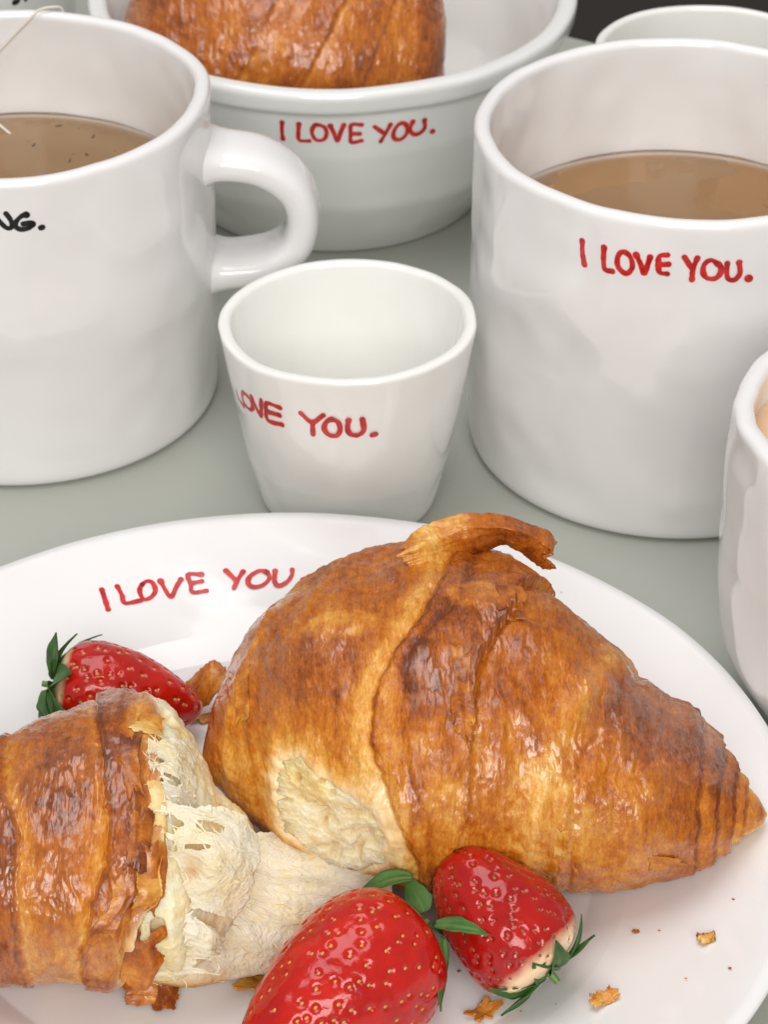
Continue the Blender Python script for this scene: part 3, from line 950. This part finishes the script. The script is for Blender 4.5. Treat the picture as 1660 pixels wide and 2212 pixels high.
# ---- left, smaller half ------------------------------------------------
CRL = thing('croissant_half', (-6.5, 43.2, 0), 'smaller dark glazed piece of the torn croissant with white crumb showing, at the left edge', 'croissant', 'pieces of the torn croissant')
ORI2 = np.array([-6.5, 43.2, 0])
EDGE = [(-5.3, 200), (-5.05, 133), (-4.53, 101), (-4.42, 79), (-4.32, 61), (-4.34, 50), (-4.46, 35), (-4.32, 26), (-4.71, 14), (-5.01, -3), (-5.05, -31), (-5.2, -80)]
U, TH = np.meshgrid(adaptive_s(TL, 520, 0, 1, .25), TH0, indexing='ij')
edge = curve(EDGE, TH)
edge = edge + .20 * fbm(TH * 2.4, 0, 0, 401, 3) + .035 * noise(TH * 17, 0, 0, 402)
edge[:, :] = edge[0:1, :]
S = TL[0, 0] + (edge - TL[0, 0]) * U
P, N, a = ring_points(TL, S, TH)
L1 = [(-5.9, 140), (-5.77, 110), (-5.49, 85), (-5.43, 68), (-5.27, 53), (-5.29, 37), (-5.58, 23), (-5.79, -2), (-5.9, -40)]
L2 = [(-7.7, 120), (-7.52, 80), (-7.06, 54), (-7.1, 31), (-6.99, -9)]
disp, brown = pastry_fields(S, TH, a, 410,
    [(L1, .12, -1, .04), (L2, .06, 1, .06)],
    [([(s + .45, t_) for s, t_ in L1], .05, .18, .02), ([(s + .8, t_) for s, t_ in L1], -.05, .1, -.1)],
    [(-6.3, 75, .8, 22, .12), (-6.4, 48, .7, 14, -.04), (-6.2, 60, .8, 10, .08), (-5.0, 60, .3, 50, -.04), (-5.3, 5, .5, 22, -.18), (-4.9, 98, .3, 14, -.25)])
de = edge - S
brown = brown + .1 - .30 * np.exp(-de / .10) - .28 * np.exp(-de / .30) * sstep(-.3, .4, fbm(TH * 4, S * 1.2, 0, 405, 3))
disp = disp + .05 - .10 * np.exp(-de / .15)
Q = flat_bottom(baked(P, N, disp))
# folded-in lip of crust
lip = []
for q, (din, ds) in enumerate(((.06, .01), (.12, -.06), (.14, -.2))):
    r = Q[-1] - N[-1] * din
    r[:, 0] += ds
    lip.append(r)
Q = np.concatenate([Q, np.array(lip)], 0)
ext = lambda A: np.concatenate([A, np.repeat(A[-1:], 3, 0)], 0)
n, m = Q.shape[:2]
S2_, TH2_, a2_, br2 = ext(S), ext(TH), ext(a), ext(brown)
obj('crust', mesh_from('crust', Q - ORI2, gridfaces(n, m, True, flip=True), M_CRUST, {'brown': np.clip(br2, -.1, 1.1), 'crumb': .75 * np.exp(-ext(de) / .07), 'sheen': sstep(-.3, .4, fbm(S2_ * .9, a2_ * TH2_ * .9, 0, 441, 2))}, np.stack([S2_, a2_ * TH2_, 0 * S2_], -1)), CRL)
QL = Q
lifted_flakes(Q[:-3], N, brown, CRL, ORI2, [(-5.35, 75, .2, 20, 1), (-5.2, 45, .22, 16, 1), (-5.5, 20, .2, 18, 1), (-4.7, 60, .12, 14, 1), (-4.65, 28, .14, 16, 1), (-4.8, 95, .2, 9, 1)], 2400)
# torn crumb
s_ = np.linspace(-5.7, TL[-1, 0], 420)
S_, T_ = np.meshgrid(s_, TH0[::1], indexing='ij')
P, N, a_ = ring_points(TL, S_, T_)
w_ = np.clip(a_, .6, 9) * T_
k = np.clip(a_ / 1.5, .25, 1)
lump = fbm(P[..., 0] * 1.3, P[..., 1] * 1.3, P[..., 2] * 1.3, 451, 5, .58)
fold = ridged(P[..., 0] * .8 + P[..., 2] * .55, P[..., 2] * 1.1 - P[..., 0] * .4, P[..., 1] * .8, 453, 4)
pits = sstep(.38, .62, noise(P[..., 0] * 3.2, P[..., 1] * 3.2, P[..., 2] * 3.2, 455))
fib = ridged(P[..., 0] * 4.2 + P[..., 2] * 1.2, P[..., 2] * 2.2, P[..., 1] * 2.2, 459, 3)
disp = k * (-.08 + .11 * lump + .06 * fold + .03 * fib - .22 * pits)
eg = curve(EDGE, T_) + .20 * fbm(T_ * 2.4, 0, 0, 401, 3) + .035 * noise(T_ * 17, 0, 0, 402)
disp = disp - .20 * sstep(.12, -.12, S_ - eg)
Q = flat_bottom(P + N * disp[..., None])
toast = .0 * np.exp(-(((S_ + 3.72) / .26)**2 + ((np.degrees(T_) - 47) / 8)**2)) * sstep(-.4, .3, fbm(S_ * 3, w_ * 3, 0, 457, 3)) + .75 * sstep(.95, .62, Q[..., 2]) * sstep(-.5, .2, fbm(S_ * 2, w_ * 2, 0, 458, 3))
obj('crumb', mesh_from('crumb', Q - ORI2, gridfaces(*S_.shape, True, flip=True), M_CRUMB, {'brown': np.clip(toast, 0, 1)}), CRL)

NETS = [
    # the stretched web lying towards the larger piece
    ([[(-4.18, 43.0, 3.16), (-2.94, 44.2, 2.64), (-2.0, 44.0, 2.5), (-.85, 43.65, 2.3), (.35, 43.4, 1.95)],
      [(-4.22, 41.9, 2.77), (-3.07, 42.9, 2.39), (-2.04, 42.9, 2.02), (-1.0, 42.85, 1.7), (.1, 42.8, 1.35)],
      [(-4.38, 41.2, 2.17), (-3.21, 41.7, 2.09), (-2.11, 42.0, 1.7), (-1.27, 42.1, 1.3), (-.52, 42.1, .99)],
      [(-4.83, 40.75, 1.5), (-3.65, 40.95, 1.4), (-2.84, 41.3, 1.25), (-2.01, 41.5, 1.1), (-.98, 41.6, .95)],
      [(-4.7, 41.5, .7), (-3.6, 42.0, .66), (-2.7, 42.3, .64), (-1.9, 42.5, .64), (-1.0, 42.6, .64)]], .10, .13, .9, 200, 220),
    # upright leaf of dough with a torn right edge
    ([[(-4.3, 42.0, 5.3), (-3.9, 41.95, 5.2), (-3.4, 41.95, 5.12), (-2.87, 42.05, 4.86), (-2.44, 42.1, 4.24)],
      [(-4.3, 41.3, 4.5), (-3.88, 41.2, 4.46), (-3.38, 41.15, 4.51), (-2.9, 41.25, 4.21), (-2.55, 41.45, 3.78)],
      [(-4.4, 41.0, 3.4), (-4.0, 40.95, 3.37), (-3.58, 40.85, 3.4), (-3.23, 40.95, 3.2), (-2.92, 41.15, 2.86)]], .08, .10, 1.0, 130, 130),
    # lower, whiter leaf
    ([[(-4.7, 40.95, 3.5), (-4.39, 40.85, 3.46), (-3.85, 40.8, 3.39), (-3.4, 40.8, 3.15), (-3.07, 40.95, 2.53)],
      [(-4.8, 40.7, 2.8), (-4.58, 40.6, 2.84), (-3.94, 40.5, 2.87), (-3.49, 40.5, 2.69), (-3.1, 40.65, 2.31)],
      [(-5.0, 40.65, 2.0), (-4.89, 40.55, 2.03), (-4.24, 40.5, 2.01), (-3.61, 40.5, 1.98), (-3.2, 40.6, 1.93)]], .08, .13, 1.1, 130, 130),
    ([[(-4.6, 43.5, 5.75), (-4.1, 43.6, 5.5), (-3.75, 43.8, 5.0)],
      [(-4.6, 42.7, 5.6), (-4.1, 42.8, 5.3), (-3.7, 43.0, 4.8)],
      [(-4.5, 42.0, 5.2), (-4.05, 42.1, 5.0), (-3.65, 42.4, 4.5)]], .06, .12, 1.2, 70, 70),
]
for k, (net, am, rg_, fq, a1, a2) in enumerate(NETS):
    sheet('crumb_layer', np.array(net) - ORI2, M_MEMB, CRL, a1, a2, .016, rg_ * (.8 if k == 0 else 1.5), am * 1.2, 471 + 9 * k, freq=fq, holes=(None if k == 0 else (2.4, .42)),
          brownf=(lambda U, V_, x, y: .8 * sstep(.60, .76, U + .1 * fbm(x, y, 0, 476, 3)) * sstep(.75, .1, V_) * sstep(-.5, .3, fbm(x * 1.5, y * 1.5, 0, 475, 3)) + .25 * sstep(.62, .75, U)) if k == 0 else
                 ((lambda U, V_, x, y: .9 * np.exp(-((U - .62) / .14)**2 - ((V_ - .33) / .11)**2) * sstep(-.5, .3, fbm(x * 2.5, y * 2.5, 0, 477, 3))) if k == 1 else None))
# hair-thin torn strands over the crumb
rgs = np.random.RandomState(5)
Vs, Fs, off = [], [], 0
pool = [(G, N) for nm, G, N in SHEETS if nm == 'crumb_layer'] + [(Q - ORI2, N)] * 2
while off < 260 * 14:
    G, Nn = pool[rgs.randint(len(pool))]
    i, j = rgs.randint(2, G.shape[0] - 2), rgs.randint(2, G.shape[1] - 2)
    p = G[i, j]
    if pool and len(G) == 420 and (p[0] + ORI2[0] < -4.4 or p[2] < .9):
        continue
    nn = Nn[i, j] / (np.linalg.norm(Nn[i, j]) + 1e-9)
    if nn[1] > .2:
        nn = -nn
    d = np.cross(nn, rgs.normal(size=3) * [1, 1, 1])
    d = d * .6 + np.array([.2, -.1, -.6])
    d -= nn * (d @ nn)
    d /= np.linalg.norm(d) + 1e-9
    b = np.cross(nn, d)
    L_, w_, lf = rgs.uniform(.18, .6), rgs.uniform(.008, .03), rgs.uniform(0, .10)
    for q in np.linspace(-.5, .5, 7):
        c = p + d * L_ * q + nn * (.02 + lf * (.25 - q * q) + .02 * rgs.normal() * .4) + b * .10 * L_ * math.sin(q * 5 + off)
        ww = w_ * (1 - (2 * abs(q))**2 * .8)
        Vs += [c - b * ww, c + b * ww]
    for q in range(6):
        Fs.append([off + 2 * q, off + 2 * q + 1, off + 2 * q + 3, off + 2 * q + 2])
    off += 14
tag(obj('crumb_strands', mesh_from('crumb_strands', np.array(Vs), Fs, M_MEMB, {'brown': np.zeros(len(Vs))}), CRL), kind='stuff')
# curled strips of crust at the torn edge
for k, net in enumerate([
    [[(-5.0, 40.35, 3.5), (-4.6, 40.3, 3.3), (-4.3, 40.5, 3.2)], [(-5.0, 40.2, 2.9), (-4.55, 40.15, 2.6), (-4.2, 40.4, 2.75)], [(-5.1, 40.15, 2.2), (-4.7, 40.1, 2.0), (-4.5, 40.2, 2.15)]],
    [[(-4.9, 41.2, 5.0), (-4.5, 41.15, 4.9), (-4.25, 41.3, 4.7)], [(-4.9, 40.75, 4.4), (-4.45, 40.7, 4.3), (-4.2, 40.85, 4.1)], [(-4.9, 40.5, 3.8), (-4.5, 40.45, 3.7), (-4.3, 40.6, 3.6)]],
    [[(-5.2, 41.45, .95), (-4.7, 41.4, 1.0), (-4.2, 41.5, .95)], [(-5.1, 41.1, .66), (-4.6, 41.05, .7), (-4.3, 41.1, .66)]],
    [[(-4.75, 41.4, .8), (-4.45, 41.3, .95), (-4.1, 41.4, .85)], [(-4.6, 40.95, .62), (-4.35, 40.9, .68), (-4.15, 41.0, .62)]],
]):
    sheet('crust_flake', np.array(net) - ORI2, M_CRUST, CRL, 50, 50, .04, .25, .06, 531 + 9 * k, brown=(.68, .7, .66, .72)[k])

# ---- croissant in the bowl ----------------------------------------------
TB = np.array([[-5.6, 0, 0, .03], [-5.45, 0, 0, .9], [-5.0, 0, 0, 1.9], [-4.2, 0, 0, 2.7], [-3, 0, 0, 3.3], [-1.5, 0, 0, 3.6], [0, 0, 0, 3.65], [1.5, 0, 0, 3.4], [2.6, 0, 0, 3.15], [3.3, 0, 0, 2.9], [3.75, 0, 0, 2.4], [4.0, 0, 0, 1.5], [4.08, 0, 0, .03]])
SS = adaptive_s(TB, 320, TB[0, 0], TB[-1, 0], .6)
S, TH = np.meshgrid(SS, TH0[::2], indexing='ij')
P, N, a = ring_points(TB, S, TH)
disp, brown = pastry_fields(S, TH, a, 610,
    [([(-3.3, -60), (-2.4, 0), (-1., 60), (.5, 120)], .03, 1, .08, .10), ([(-1.6, -60), (-.6, 0), (1.0, 60), (2.5, 120)], .06, 1, .07, .12), ([(.6, -60), (1.3, 0), (2.4, 60), (3., 120)], .02, 1, .08, .05)],
    [([(-2.6, -60), (-1.6, 0), (0, 60), (1.4, 120)], .04, .2, -.06)], [(-4, 40, 1.2, 40, .14), (3.4, 10, .5, 90, .2)])
Q = baked(P, N, disp)
cb = thing('croissant', (-2.35, 77.6, 5.4), 'whole glazed brown croissant sitting in the white bowl', 'croissant')
obj('crust', mesh_from('crust', Q, gridfaces(*S.shape, True, flip=True), M_CRUST, {'brown': np.clip(brown + .02, 0, 1.1), 'crumb': 0 * S, 'sheen': .6 + 0 * S}, np.stack([S, a * TH, 0 * S], -1)), cb)
cb.rotation_euler = (0, math.radians(4), math.radians(6))

# ------------------------------------------------------------------ pastry flakes lying loose


def flake(x, y, sx, sy, rz, brown_, label, z=None, tilt=(0, 0), seed=0, amp=.05, thick=.04):
    zz = plate_at(x, y) + .035 + amp * .5 if z is None else z
    t_ = thing('pastry_flake', (x, y, zz), label, 'flake')
    net = [[(u * sx, v * sy, .25 * sy * (u * u * 4)) for v in (-.5, -.17, .17, .5)] for u in (-.5, 0, .5)]
    t_.rotation_euler = (tilt[0], tilt[1], rz)
    sheet('body', net, M_CRUST, t_, 30, 30, thick, .45, amp, seed, brown=brown_, freq=2.4)
    return t_


flake(6.63, 42.25, .34, .24, .2, .30, 'small oval golden crumb alone on the right of the plate', seed=700, amp=.06, thick=.1)
flake(4.45, 40.85, .58, .36, .5, .42, 'ragged brown pastry flake near the bottom right of the plate', seed=709)
flake(5.25, 42.95, .13, .07, 0, .62, 'tiny dark crumb on the plate right of the strawberries', seed=718, amp=.02)
fl = thing('pastry_flake', (-4.1, 50.8, .7), 'tall brown pastry flake standing behind the back strawberry tip', 'flake')
sheet('body', np.array([[(-4.64, 51.2, 1.03), (-4.3, 51.2, 1.43), (-3.97, 51.2, 1.73), (-3.6, 51.2, 1.57)], [(-4.45, 50.8, 1.0), (-4.17, 50.8, 1.27), (-3.9, 50.8, 1.5), (-3.61, 50.8, 1.6)], [(-4.27, 50.5, .85), (-4.06, 50.5, .95), (-3.89, 50.5, 1.2), (-3.69, 50.5, 1.5)]]) - np.array([-4.1, 50.8, .7]), M_CRUST, fl, 50, 60, .05, .2, .05, 727, brown=.55)
flake(-4.15, 50.5, .62, .3, .1, .5, 'small brown flake lying beside the back strawberry tip', seed=736)
flake(2.05, 40.95, .62, .4, .8, .5, 'brown flake tucked under the lower strawberry', seed=745)
flake(1.85, 40.3, .22, .12, .1, .45, 'small crumb at the bottom edge under the two front strawberries', seed=754, amp=.02)
flake(-2.45, 41.75, .9, .5, .1, .32, 'golden strip of crust lying under the stretched crumb left of the front strawberry', seed=763)

rgc = np.random.RandomState(12)
Vs, Fs, off = [], [], 0
for k in range(26):
    if k < 9:
        x, y = rgc.uniform(1.5, 8.2), rgc.uniform(40.2, 43.6)
    elif k < 17:
        x, y = rgc.uniform(-4.6, -3.6), rgc.uniform(49.5, 51.6)
    else:
        aa = rgc.uniform(0, 6.28)
        rr = rgc.uniform(8.3, 10.9)
        x, y = PC[0] + rr * math.cos(aa), PC[1] + rr * math.sin(aa)
    rad = rgc.uniform(.012, .034)
    c = np.array([x, y, plate_at(x, y) + rad * .5 + .03])
    for i in range(4):
        ph = math.pi * (i + .5) / 4
        for j in range(6):
            al = 2 * math.pi * j / 6
            q = rad * rgc.uniform(.6, 1.3)
            Vs.append(c + q * np.array([math.sin(ph) * math.cos(al) * 1.5, math.sin(ph) * math.sin(al), math.cos(ph) * .6]))
    Fs += (gridfaces(4, 6, True) + off).tolist() + [[off, off + 1, off + 2, off + 3], [off + 18, off + 19, off + 20, off + 21]]
    off += 24
n_ = len(Vs)
tag(obj('pastry_crumbs', mesh_from('pastry_crumbs', np.array(Vs), Fs, M_CRUST, {'brown': rgc.uniform(.3, .9, n_), 'crumb': np.zeros(n_), 'sheen': np.zeros(n_)}, np.array(Vs))), 'fine brown pastry crumbs scattered over the white plate', 'crumbs', kind='stuff')

# ------------------------------------------------------------------ strawberries
PROF = np.array([(0, 0), (.0, .22), (.015, .45), (.05, .70), (.11, .87), (.2, .97), (.3, 1.0), (.42, .965), (.55, .87), (.68, .73), (.8, .56), (.89, .40), (.95, .26), (.985, .13), (1, .0)])
_cum = np.r_[0, np.cumsum(np.hypot(np.diff(PROF[:, 0]) * 2.2, np.diff(PROF[:, 1])))]
_cum /= _cum[-1]


def frame(d, up=(0, 0, 1)):
    d = Vector(d).normalized()
    x = Vector(up).cross(d).normalized()
    y = d.cross(x)
    return Matrix((x, y, d)).transposed()                           # columns x, y, axis


def sepal(name, parent, base, direc, nrm, L, wd, curl, seed, twist=0.):
    n, m = 26, 11
    u, v = np.linspace(0, 1, n), np.linspace(-1, 1, m)
    Ug, Vg = np.meshgrid(u, v, indexing='ij')
    w = wd * np.sin(np.pi * np.clip(Ug * .93 + .07, 0, 1)**.75)**.9 * (1 + .10 * noise(Ug * 7, seed, 0, seed))
    d = np.array(Vector(direc).normalized())
    nn = np.array(Vector(nrm).normalized())
    nn = nn - d * (nn @ d)
    nn /= np.linalg.norm(nn)
    sd_ = np.cross(d, nn)
    ang = curl * Ug
    fx = np.where(abs(curl) > 1e-3, np.sin(ang) / curl, Ug) * L
    fz = np.where(abs(curl) > 1e-3, (1 - np.cos(ang)) / curl, 0) * L
    lift = .28 * w * np.abs(Vg)**1.5 + .018 * np.sin(Vg * 7 + Ug * 5)
    tw = twist * Ug
    lat, hh = w * Vg * np.cos(tw) - lift * np.sin(tw), w * Vg * np.sin(tw) + lift * np.cos(tw)
    G = np.array(base) + fx[..., None] * d + lat[..., None] * sd_ + (fz + hh)[..., None] * nn
    A, B = G.reshape(-1, 3), (G - .014 * nn).reshape(-1, 3)
    k = n * m
    fa = gridfaces(n, m)
    border = np.r_[np.arange(m - 1), np.arange(n - 1) * m + m - 1, (n - 1) * m + np.arange(m - 1, 0, -1), np.arange(n - 1, 0, -1) * m]
    b2 = np.roll(border, -1)
    F = np.vstack([fa, fa[:, ::-1] + k, np.stack([border, b2, b2 + k, border + k], -1)])
    pale = np.tile((.55 * np.exp(-(Vg / .12)**2) * (1 - Ug) + .25 * (1 - Ug)**2).ravel(), 2)
    st_ = np.tile(np.stack([Vg, Ug, 0 * Ug], -1).reshape(-1, 3), (2, 1))
    return obj(name, mesh_from(name, np.vstack([A, B]), F, M_LEAF, {'pale': pale}, st_), parent)


def seed_mesh(mat):
    n, m = 5, 8
    V, F = [], []
    for i in range(n):
        q = i / (n - 1)
        r = [.12, .8, 1., .7, .08][i]
        for j in range(m):
            aa = 2 * math.pi * j / m
            V.append((.036 * r * math.cos(aa), (q - .45) * .11, .022 * r * math.sin(aa)))
    return mesh_from('seed', V, gridfaces(n, m, True), mat)


SEED_A, SEED_B = seed_mesh(M_SEED), seed_mesh(M_SEED2)


def strawberry(base, tip, R, label, mat, seedmesh, seed, nseed=170, flat=1.0, shoulder=.16, skew=0., leaves=(), pitd=.05, blunt=1.):
    base, tip = Vector(base), Vector(tip)
    axis = tip - base
    L = axis.length
    M = frame(axis)
    root = thing('strawberry', base, label, 'strawberry', 'strawberries on the plate')
    nu, nv = 230, 300
    q = np.linspace(0, 1, nu)
    zu = cubic(q, _cum, PROF[:, 0])
    ru = np.clip(cubic(q, _cum, PROF[:, 1]), 0, None)
    ru = np.where(zu > .3, ru**blunt, ru)
    ph = np.linspace(0, 2 * np.pi, nv, endpoint=False)
    zz = zu[:, None] * L + 0 * ph
    rr = R * ru[:, None] * (1 + .05 * np.sin(ph * 2 + seed) + .035 * np.sin(ph * 3 + 1.3 * seed) * zu[:, None])
    X = np.stack([rr * np.cos(ph) + skew * np.sin(np.pi * zz / L), rr * np.sin(ph) * flat, zz], -1)
    X = X + .045 * fbm(X[..., 0] * 1.5, X[..., 1] * 1.5, X[..., 2] * 1.5, seed, 3)[..., None] * np.stack([np.cos(ph) + 0 * zz, np.sin(ph) + 0 * zz, 0 * zz], -1)
    dU, dV = np.gradient(X, axis=0), np.roll(X, -1, 1) - np.roll(X, 1, 1)
    Nn = np.cross(dV, dU)
    Nn = -Nn / (np.linalg.norm(Nn, axis=-1)[..., None] + 1e-9)
    if (Nn[nu // 2, 0] @ np.array([1, 0, 0])) < 0:
        Nn = -Nn
    # seeds on a loose spiral, evenly spread by area
    rng = random.Random(seed)
    area_ = np.cumsum(ru * np.hypot(np.gradient(zu) * L, np.gradient(ru) * R))
    area_ /= area_[-1]
    sds = []
    for k in range(nseed):
        f = (k + .5) / nseed
        qi = np.interp(f, area_, np.arange(nu))
        zrel = np.interp(qi, np.arange(nu), zu)
        if zrel < .07 and np.interp(qi, np.arange(nu), ru) < .72:
            continue
        pj = (k * 2.399963 + rng.uniform(-.16, .16) / max(.3, np.interp(qi, np.arange(nu), ru))) % (2 * math.pi)
        sds.append((int(qi), int(pj / (2 * math.pi) * nv) % nv))
    pit = np.zeros((nu, nv))
    for (i, j) in sds:
        c = X[i, j]
        i0, i1 = max(0, i - 22), min(nu, i + 23)
        d2 = ((X[i0:i1] - c)**2).sum(-1)
        pit[i0:i1] = np.maximum(pit[i0:i1], np.exp(-d2 / .072**2))
    Y = X - Nn * (pitd * pit)[..., None]
    Mn = np.array(M)
    sh = 1 - sstep(shoulder * .35, shoulder * 1.25, zz / L)
    F = gridfaces(nu, nv, True)
    obj('body', mesh_from('body', Y @ Mn.T, F, mat, {'shoulder': sh, 'pit': pit}), root)
    first = None
    for (i, j) in sds:
        o = obj('seed', seedmesh, root)
        nvec = Vector(Mn @ Nn[i, j])
        down = Vector(Mn @ (X[min(i + 3, nu - 1), j] - X[max(i - 3, 0), j])).normalized()
        xx = down.cross(nvec).normalized()
        yy = nvec.cross(xx)
        pos = Vector(Mn @ (X[i, j] - Nn[i, j] * pitd * .92))
        mt = Matrix((xx, yy, nvec)).transposed().to_4x4()
        sc = rng.uniform(.9, 1.2)
        mt = Matrix.Translation(pos * CM) @ mt @ Matrix.Diagonal((sc, sc, sc, 1))
        o.matrix_local = mt
    # calyx: sepals fan out from the stem end; az measured in the berry's own frame
    for k, (az, out, Ls, wd, curl, tw) in enumerate(leaves):
        r0 = .16 * R
        e = Vector((math.cos(az), math.sin(az), 0))
        dl = (e * math.cos(out) + Vector((0, 0, 1)) * math.sin(out))
        nl = (Vector((0, 0, -1)) * math.cos(out) + e * math.sin(out))
        sepal('leaf', root, np.array(M @ (e * r0 + Vector((0, 0, -.02)))), M @ dl, M @ nl, Ls, wd, curl, seed + k, tw)
    # stub of stem
    n_, m_ = 5, 10
    V = [M @ Vector((.09 * math.cos(2 * math.pi * j / m_) * (1 - .3 * i / n_), .09 * math.sin(2 * math.pi * j / m_) * (1 - .3 * i / n_), .03 - .32 * i / (n_ - 1))) for i in range(n_) for j in range(m_)]
    obj('stem', mesh_from('stem', [tuple(v) for v in V], gridfaces(n_, m_, True), M_LEAF, {'pale': np.full(n_ * m_, .6)}, np.zeros((n_ * m_, 3))), root)
    return root


def fan(n, seed, out=(.1, .5), L=(.7, 1.1), w=.24, curl=(-.9, .6)):
    rg = random.Random(seed)
    return [(2 * math.pi * k / n + rg.uniform(-.2, .2), rg.uniform(*out), rg.uniform(*L), w * rg.uniform(.8, 1.2), rg.uniform(*curl), rg.uniform(-.5, .5)) for k in range(n)]


bb = strawberry((-7.45, 50.15, 1.8), (-4.1, 49.9, 1.35), 1.2, 'strawberry lying on its side behind the smaller croissant piece, leaves to the left', M_BERRY, SEED_A, 11, 210, .95, .11, 0, fan(9, 4, (-.05, .25), (1.1, 1.6), .32, (-1.5, -.5)))
for k, (b_, d_, nn_, ln, wd, cu) in enumerate([((-7.5, 49.75, 2.05), (.35, -.75, -.35), (-.3, -.6, .75), 1.25, .42, -.5), ((-7.5, 49.8, 1.7), (.1, -.6, -.75), (-.6, -.7, .2), 1.3, .36, -.3), ((-7.5, 50.1, 2.2), (.25, -.1, 1.), (-.6, -.7, .3), 1.35, .2, .25)]):
    sepal('leaf', bb, np.array(b_) - np.array((-7.45, 50.15, 1.8)), d_, nn_, ln, wd, cu, 80 + k, .2)
fb = strawberry((.72, 41.75, 2.1), (-2.75, 38.5, 1.3), 1.58, 'largest bright red strawberry at the bottom edge, dark leaves at its top right', M_BERRY, SEED_A, 23, 285, .96, .05)
for k, (b_, t2, nn_, wd, cu) in enumerate([((.62, 42.5, 2.8), (-.95, 42.45, 2.95), (-.1, .1, 1), .24, -1.2), ((.85, 42.2, 2.15), (.52, 42.75, 2.66), (.2, -1, .9), .27, -.3), ((1.05, 41.3, 2.65), (2.02, 40.75, 3.15), (0, -.2, 1), .2, -.5), ((1.22, 41.15, 2.45), (.98, 39.9, 1.6), (1, -.3, .6), .2, .3), ((1.0, 42.1, 1.9), (1.7, 42.3, 1.2), (.6, -.2, 1), .18, .3)]):
    d_ = Vector(t2) - Vector(b_)
    sepal('leaf', fb, np.array(b_) - np.array((.72, 41.75, 2.1)), d_, nn_, d_.length, wd, cu, 60 + k, .15)
strawberry((3.35, 41.25, 1.45), (1.3, 42.75, 3.2), 1.33, 'deep red strawberry leaning on the larger croissant piece, pale shoulder and leaves at lower right', M_BERRY2, SEED_B, 37, 270, .95, .19, 0, fan(9, 14, (-.1, .2), (.95, 1.45), .25, (-1.1, .2)), blunt=.72)

# ------------------------------------------------------------------ tea bag string


def tube(name, pts, r, mat, label=None, cat=None, m=8, seed=0):
    P = np.array(pts, float)
    Q = np.vstack([2 * P[0] - P[1], P, 2 * P[-1] - P[-2]])
    out = []
    for k in range(1, len(Q) - 2):
        for q in np.linspace(0, 1, 14)[:-1]:
            a_, b, c_, d_ = Q[k - 1:k + 3]
            out.append(.5 * (2 * b + (c_ - a_) * q + (2 * a_ - 5 * b + 4 * c_ - d_) * q * q + (3 * b - 3 * c_ + d_ - a_) * q**3))
    out.append(P[-1])
    P = np.array(out)
    T = np.gradient(P, axis=0)
    T /= np.linalg.norm(T, axis=1)[:, None]
    A = np.cross(T, [0.3, .5, .8])
    A /= np.linalg.norm(A, axis=1)[:, None]
    B = np.cross(T, A)
    an = np.linspace(0, 2 * np.pi, m, endpoint=False)
    V = P[:, None] + r * (A[:, None] * np.cos(an)[None, :, None] + B[:, None] * np.sin(an)[None, :, None])
    c0 = P[0]
    o = obj(name, mesh_from(name, V - c0, gridfaces(len(P), m, True), mat))
    o.location = Vector(c0) * CM
    return tag(o, label, cat)


cx, cy = -9.9, 66.15


def inw(ang, z, r=4.84):
    a_ = math.radians(ang)
    return (cx + r * math.sin(a_), cy + r * math.cos(a_), z)


tube('tea_bag_string', [inw(-8, 6.02, 3.6), inw(-14, 6.3, 4.0), inw(-22, 6.9, 4.6), inw(-14, 7.6), inw(-6, 8.3), inw(1, 8.9), inw(4, 9.1, 5.0), inw(8, 9.12, 5.2), inw(10, 8.95, 5.42), inw(11, 8.3, 5.44), inw(11, 7.2, 5.45)], .035, M_STRING, 'thin pale tea bag string hung over the back rim of the left mug', 'string')

rg = random.Random(5)
Vs, Fs, off = [], [], 0
for k in range(60):
    rr, aa = 4.5 * math.sqrt(rg.random()), rg.uniform(0, 2 * math.pi)
    L_, w_, z_ = rg.uniform(.04, .16), rg.uniform(.02, .05), 6.0 + rg.uniform(.04, .055)
    b = rg.uniform(0, math.pi)
    ux, uy = math.cos(b), math.sin(b)
    c = np.array([cx + rr * math.cos(aa), cy + rr * math.sin(aa), z_])
    q = [c + np.array([ux * L_ * s1 - uy * w_ * s2, uy * L_ * s1 + ux * w_ * s2, .006 * s3]) for s3 in (-1, 1) for s1, s2 in ((-1, -.6), (-.2, -1), (1, -.3), (.8, .5), (0, 1), (-.8, .7))]
    Vs += q
    for t3 in range(6):
        Fs.append([off + t3, off + (t3 + 1) % 6, off + 6 + (t3 + 1) % 6, off + 6 + t3])
    Fs.append([off + 6, off + 7, off + 8, off + 9])
    Fs.append([off + 6, off + 9, off + 10, off + 11])
    off += 12
o = tag(obj('tea_leaf_bits', mesh_from('tea_leaf_bits', np.array(Vs), Fs, M_BITS, smooth=False)), 'dark specks of tea leaf floating on the cloudy tea', 'tea leaves', kind='stuff')
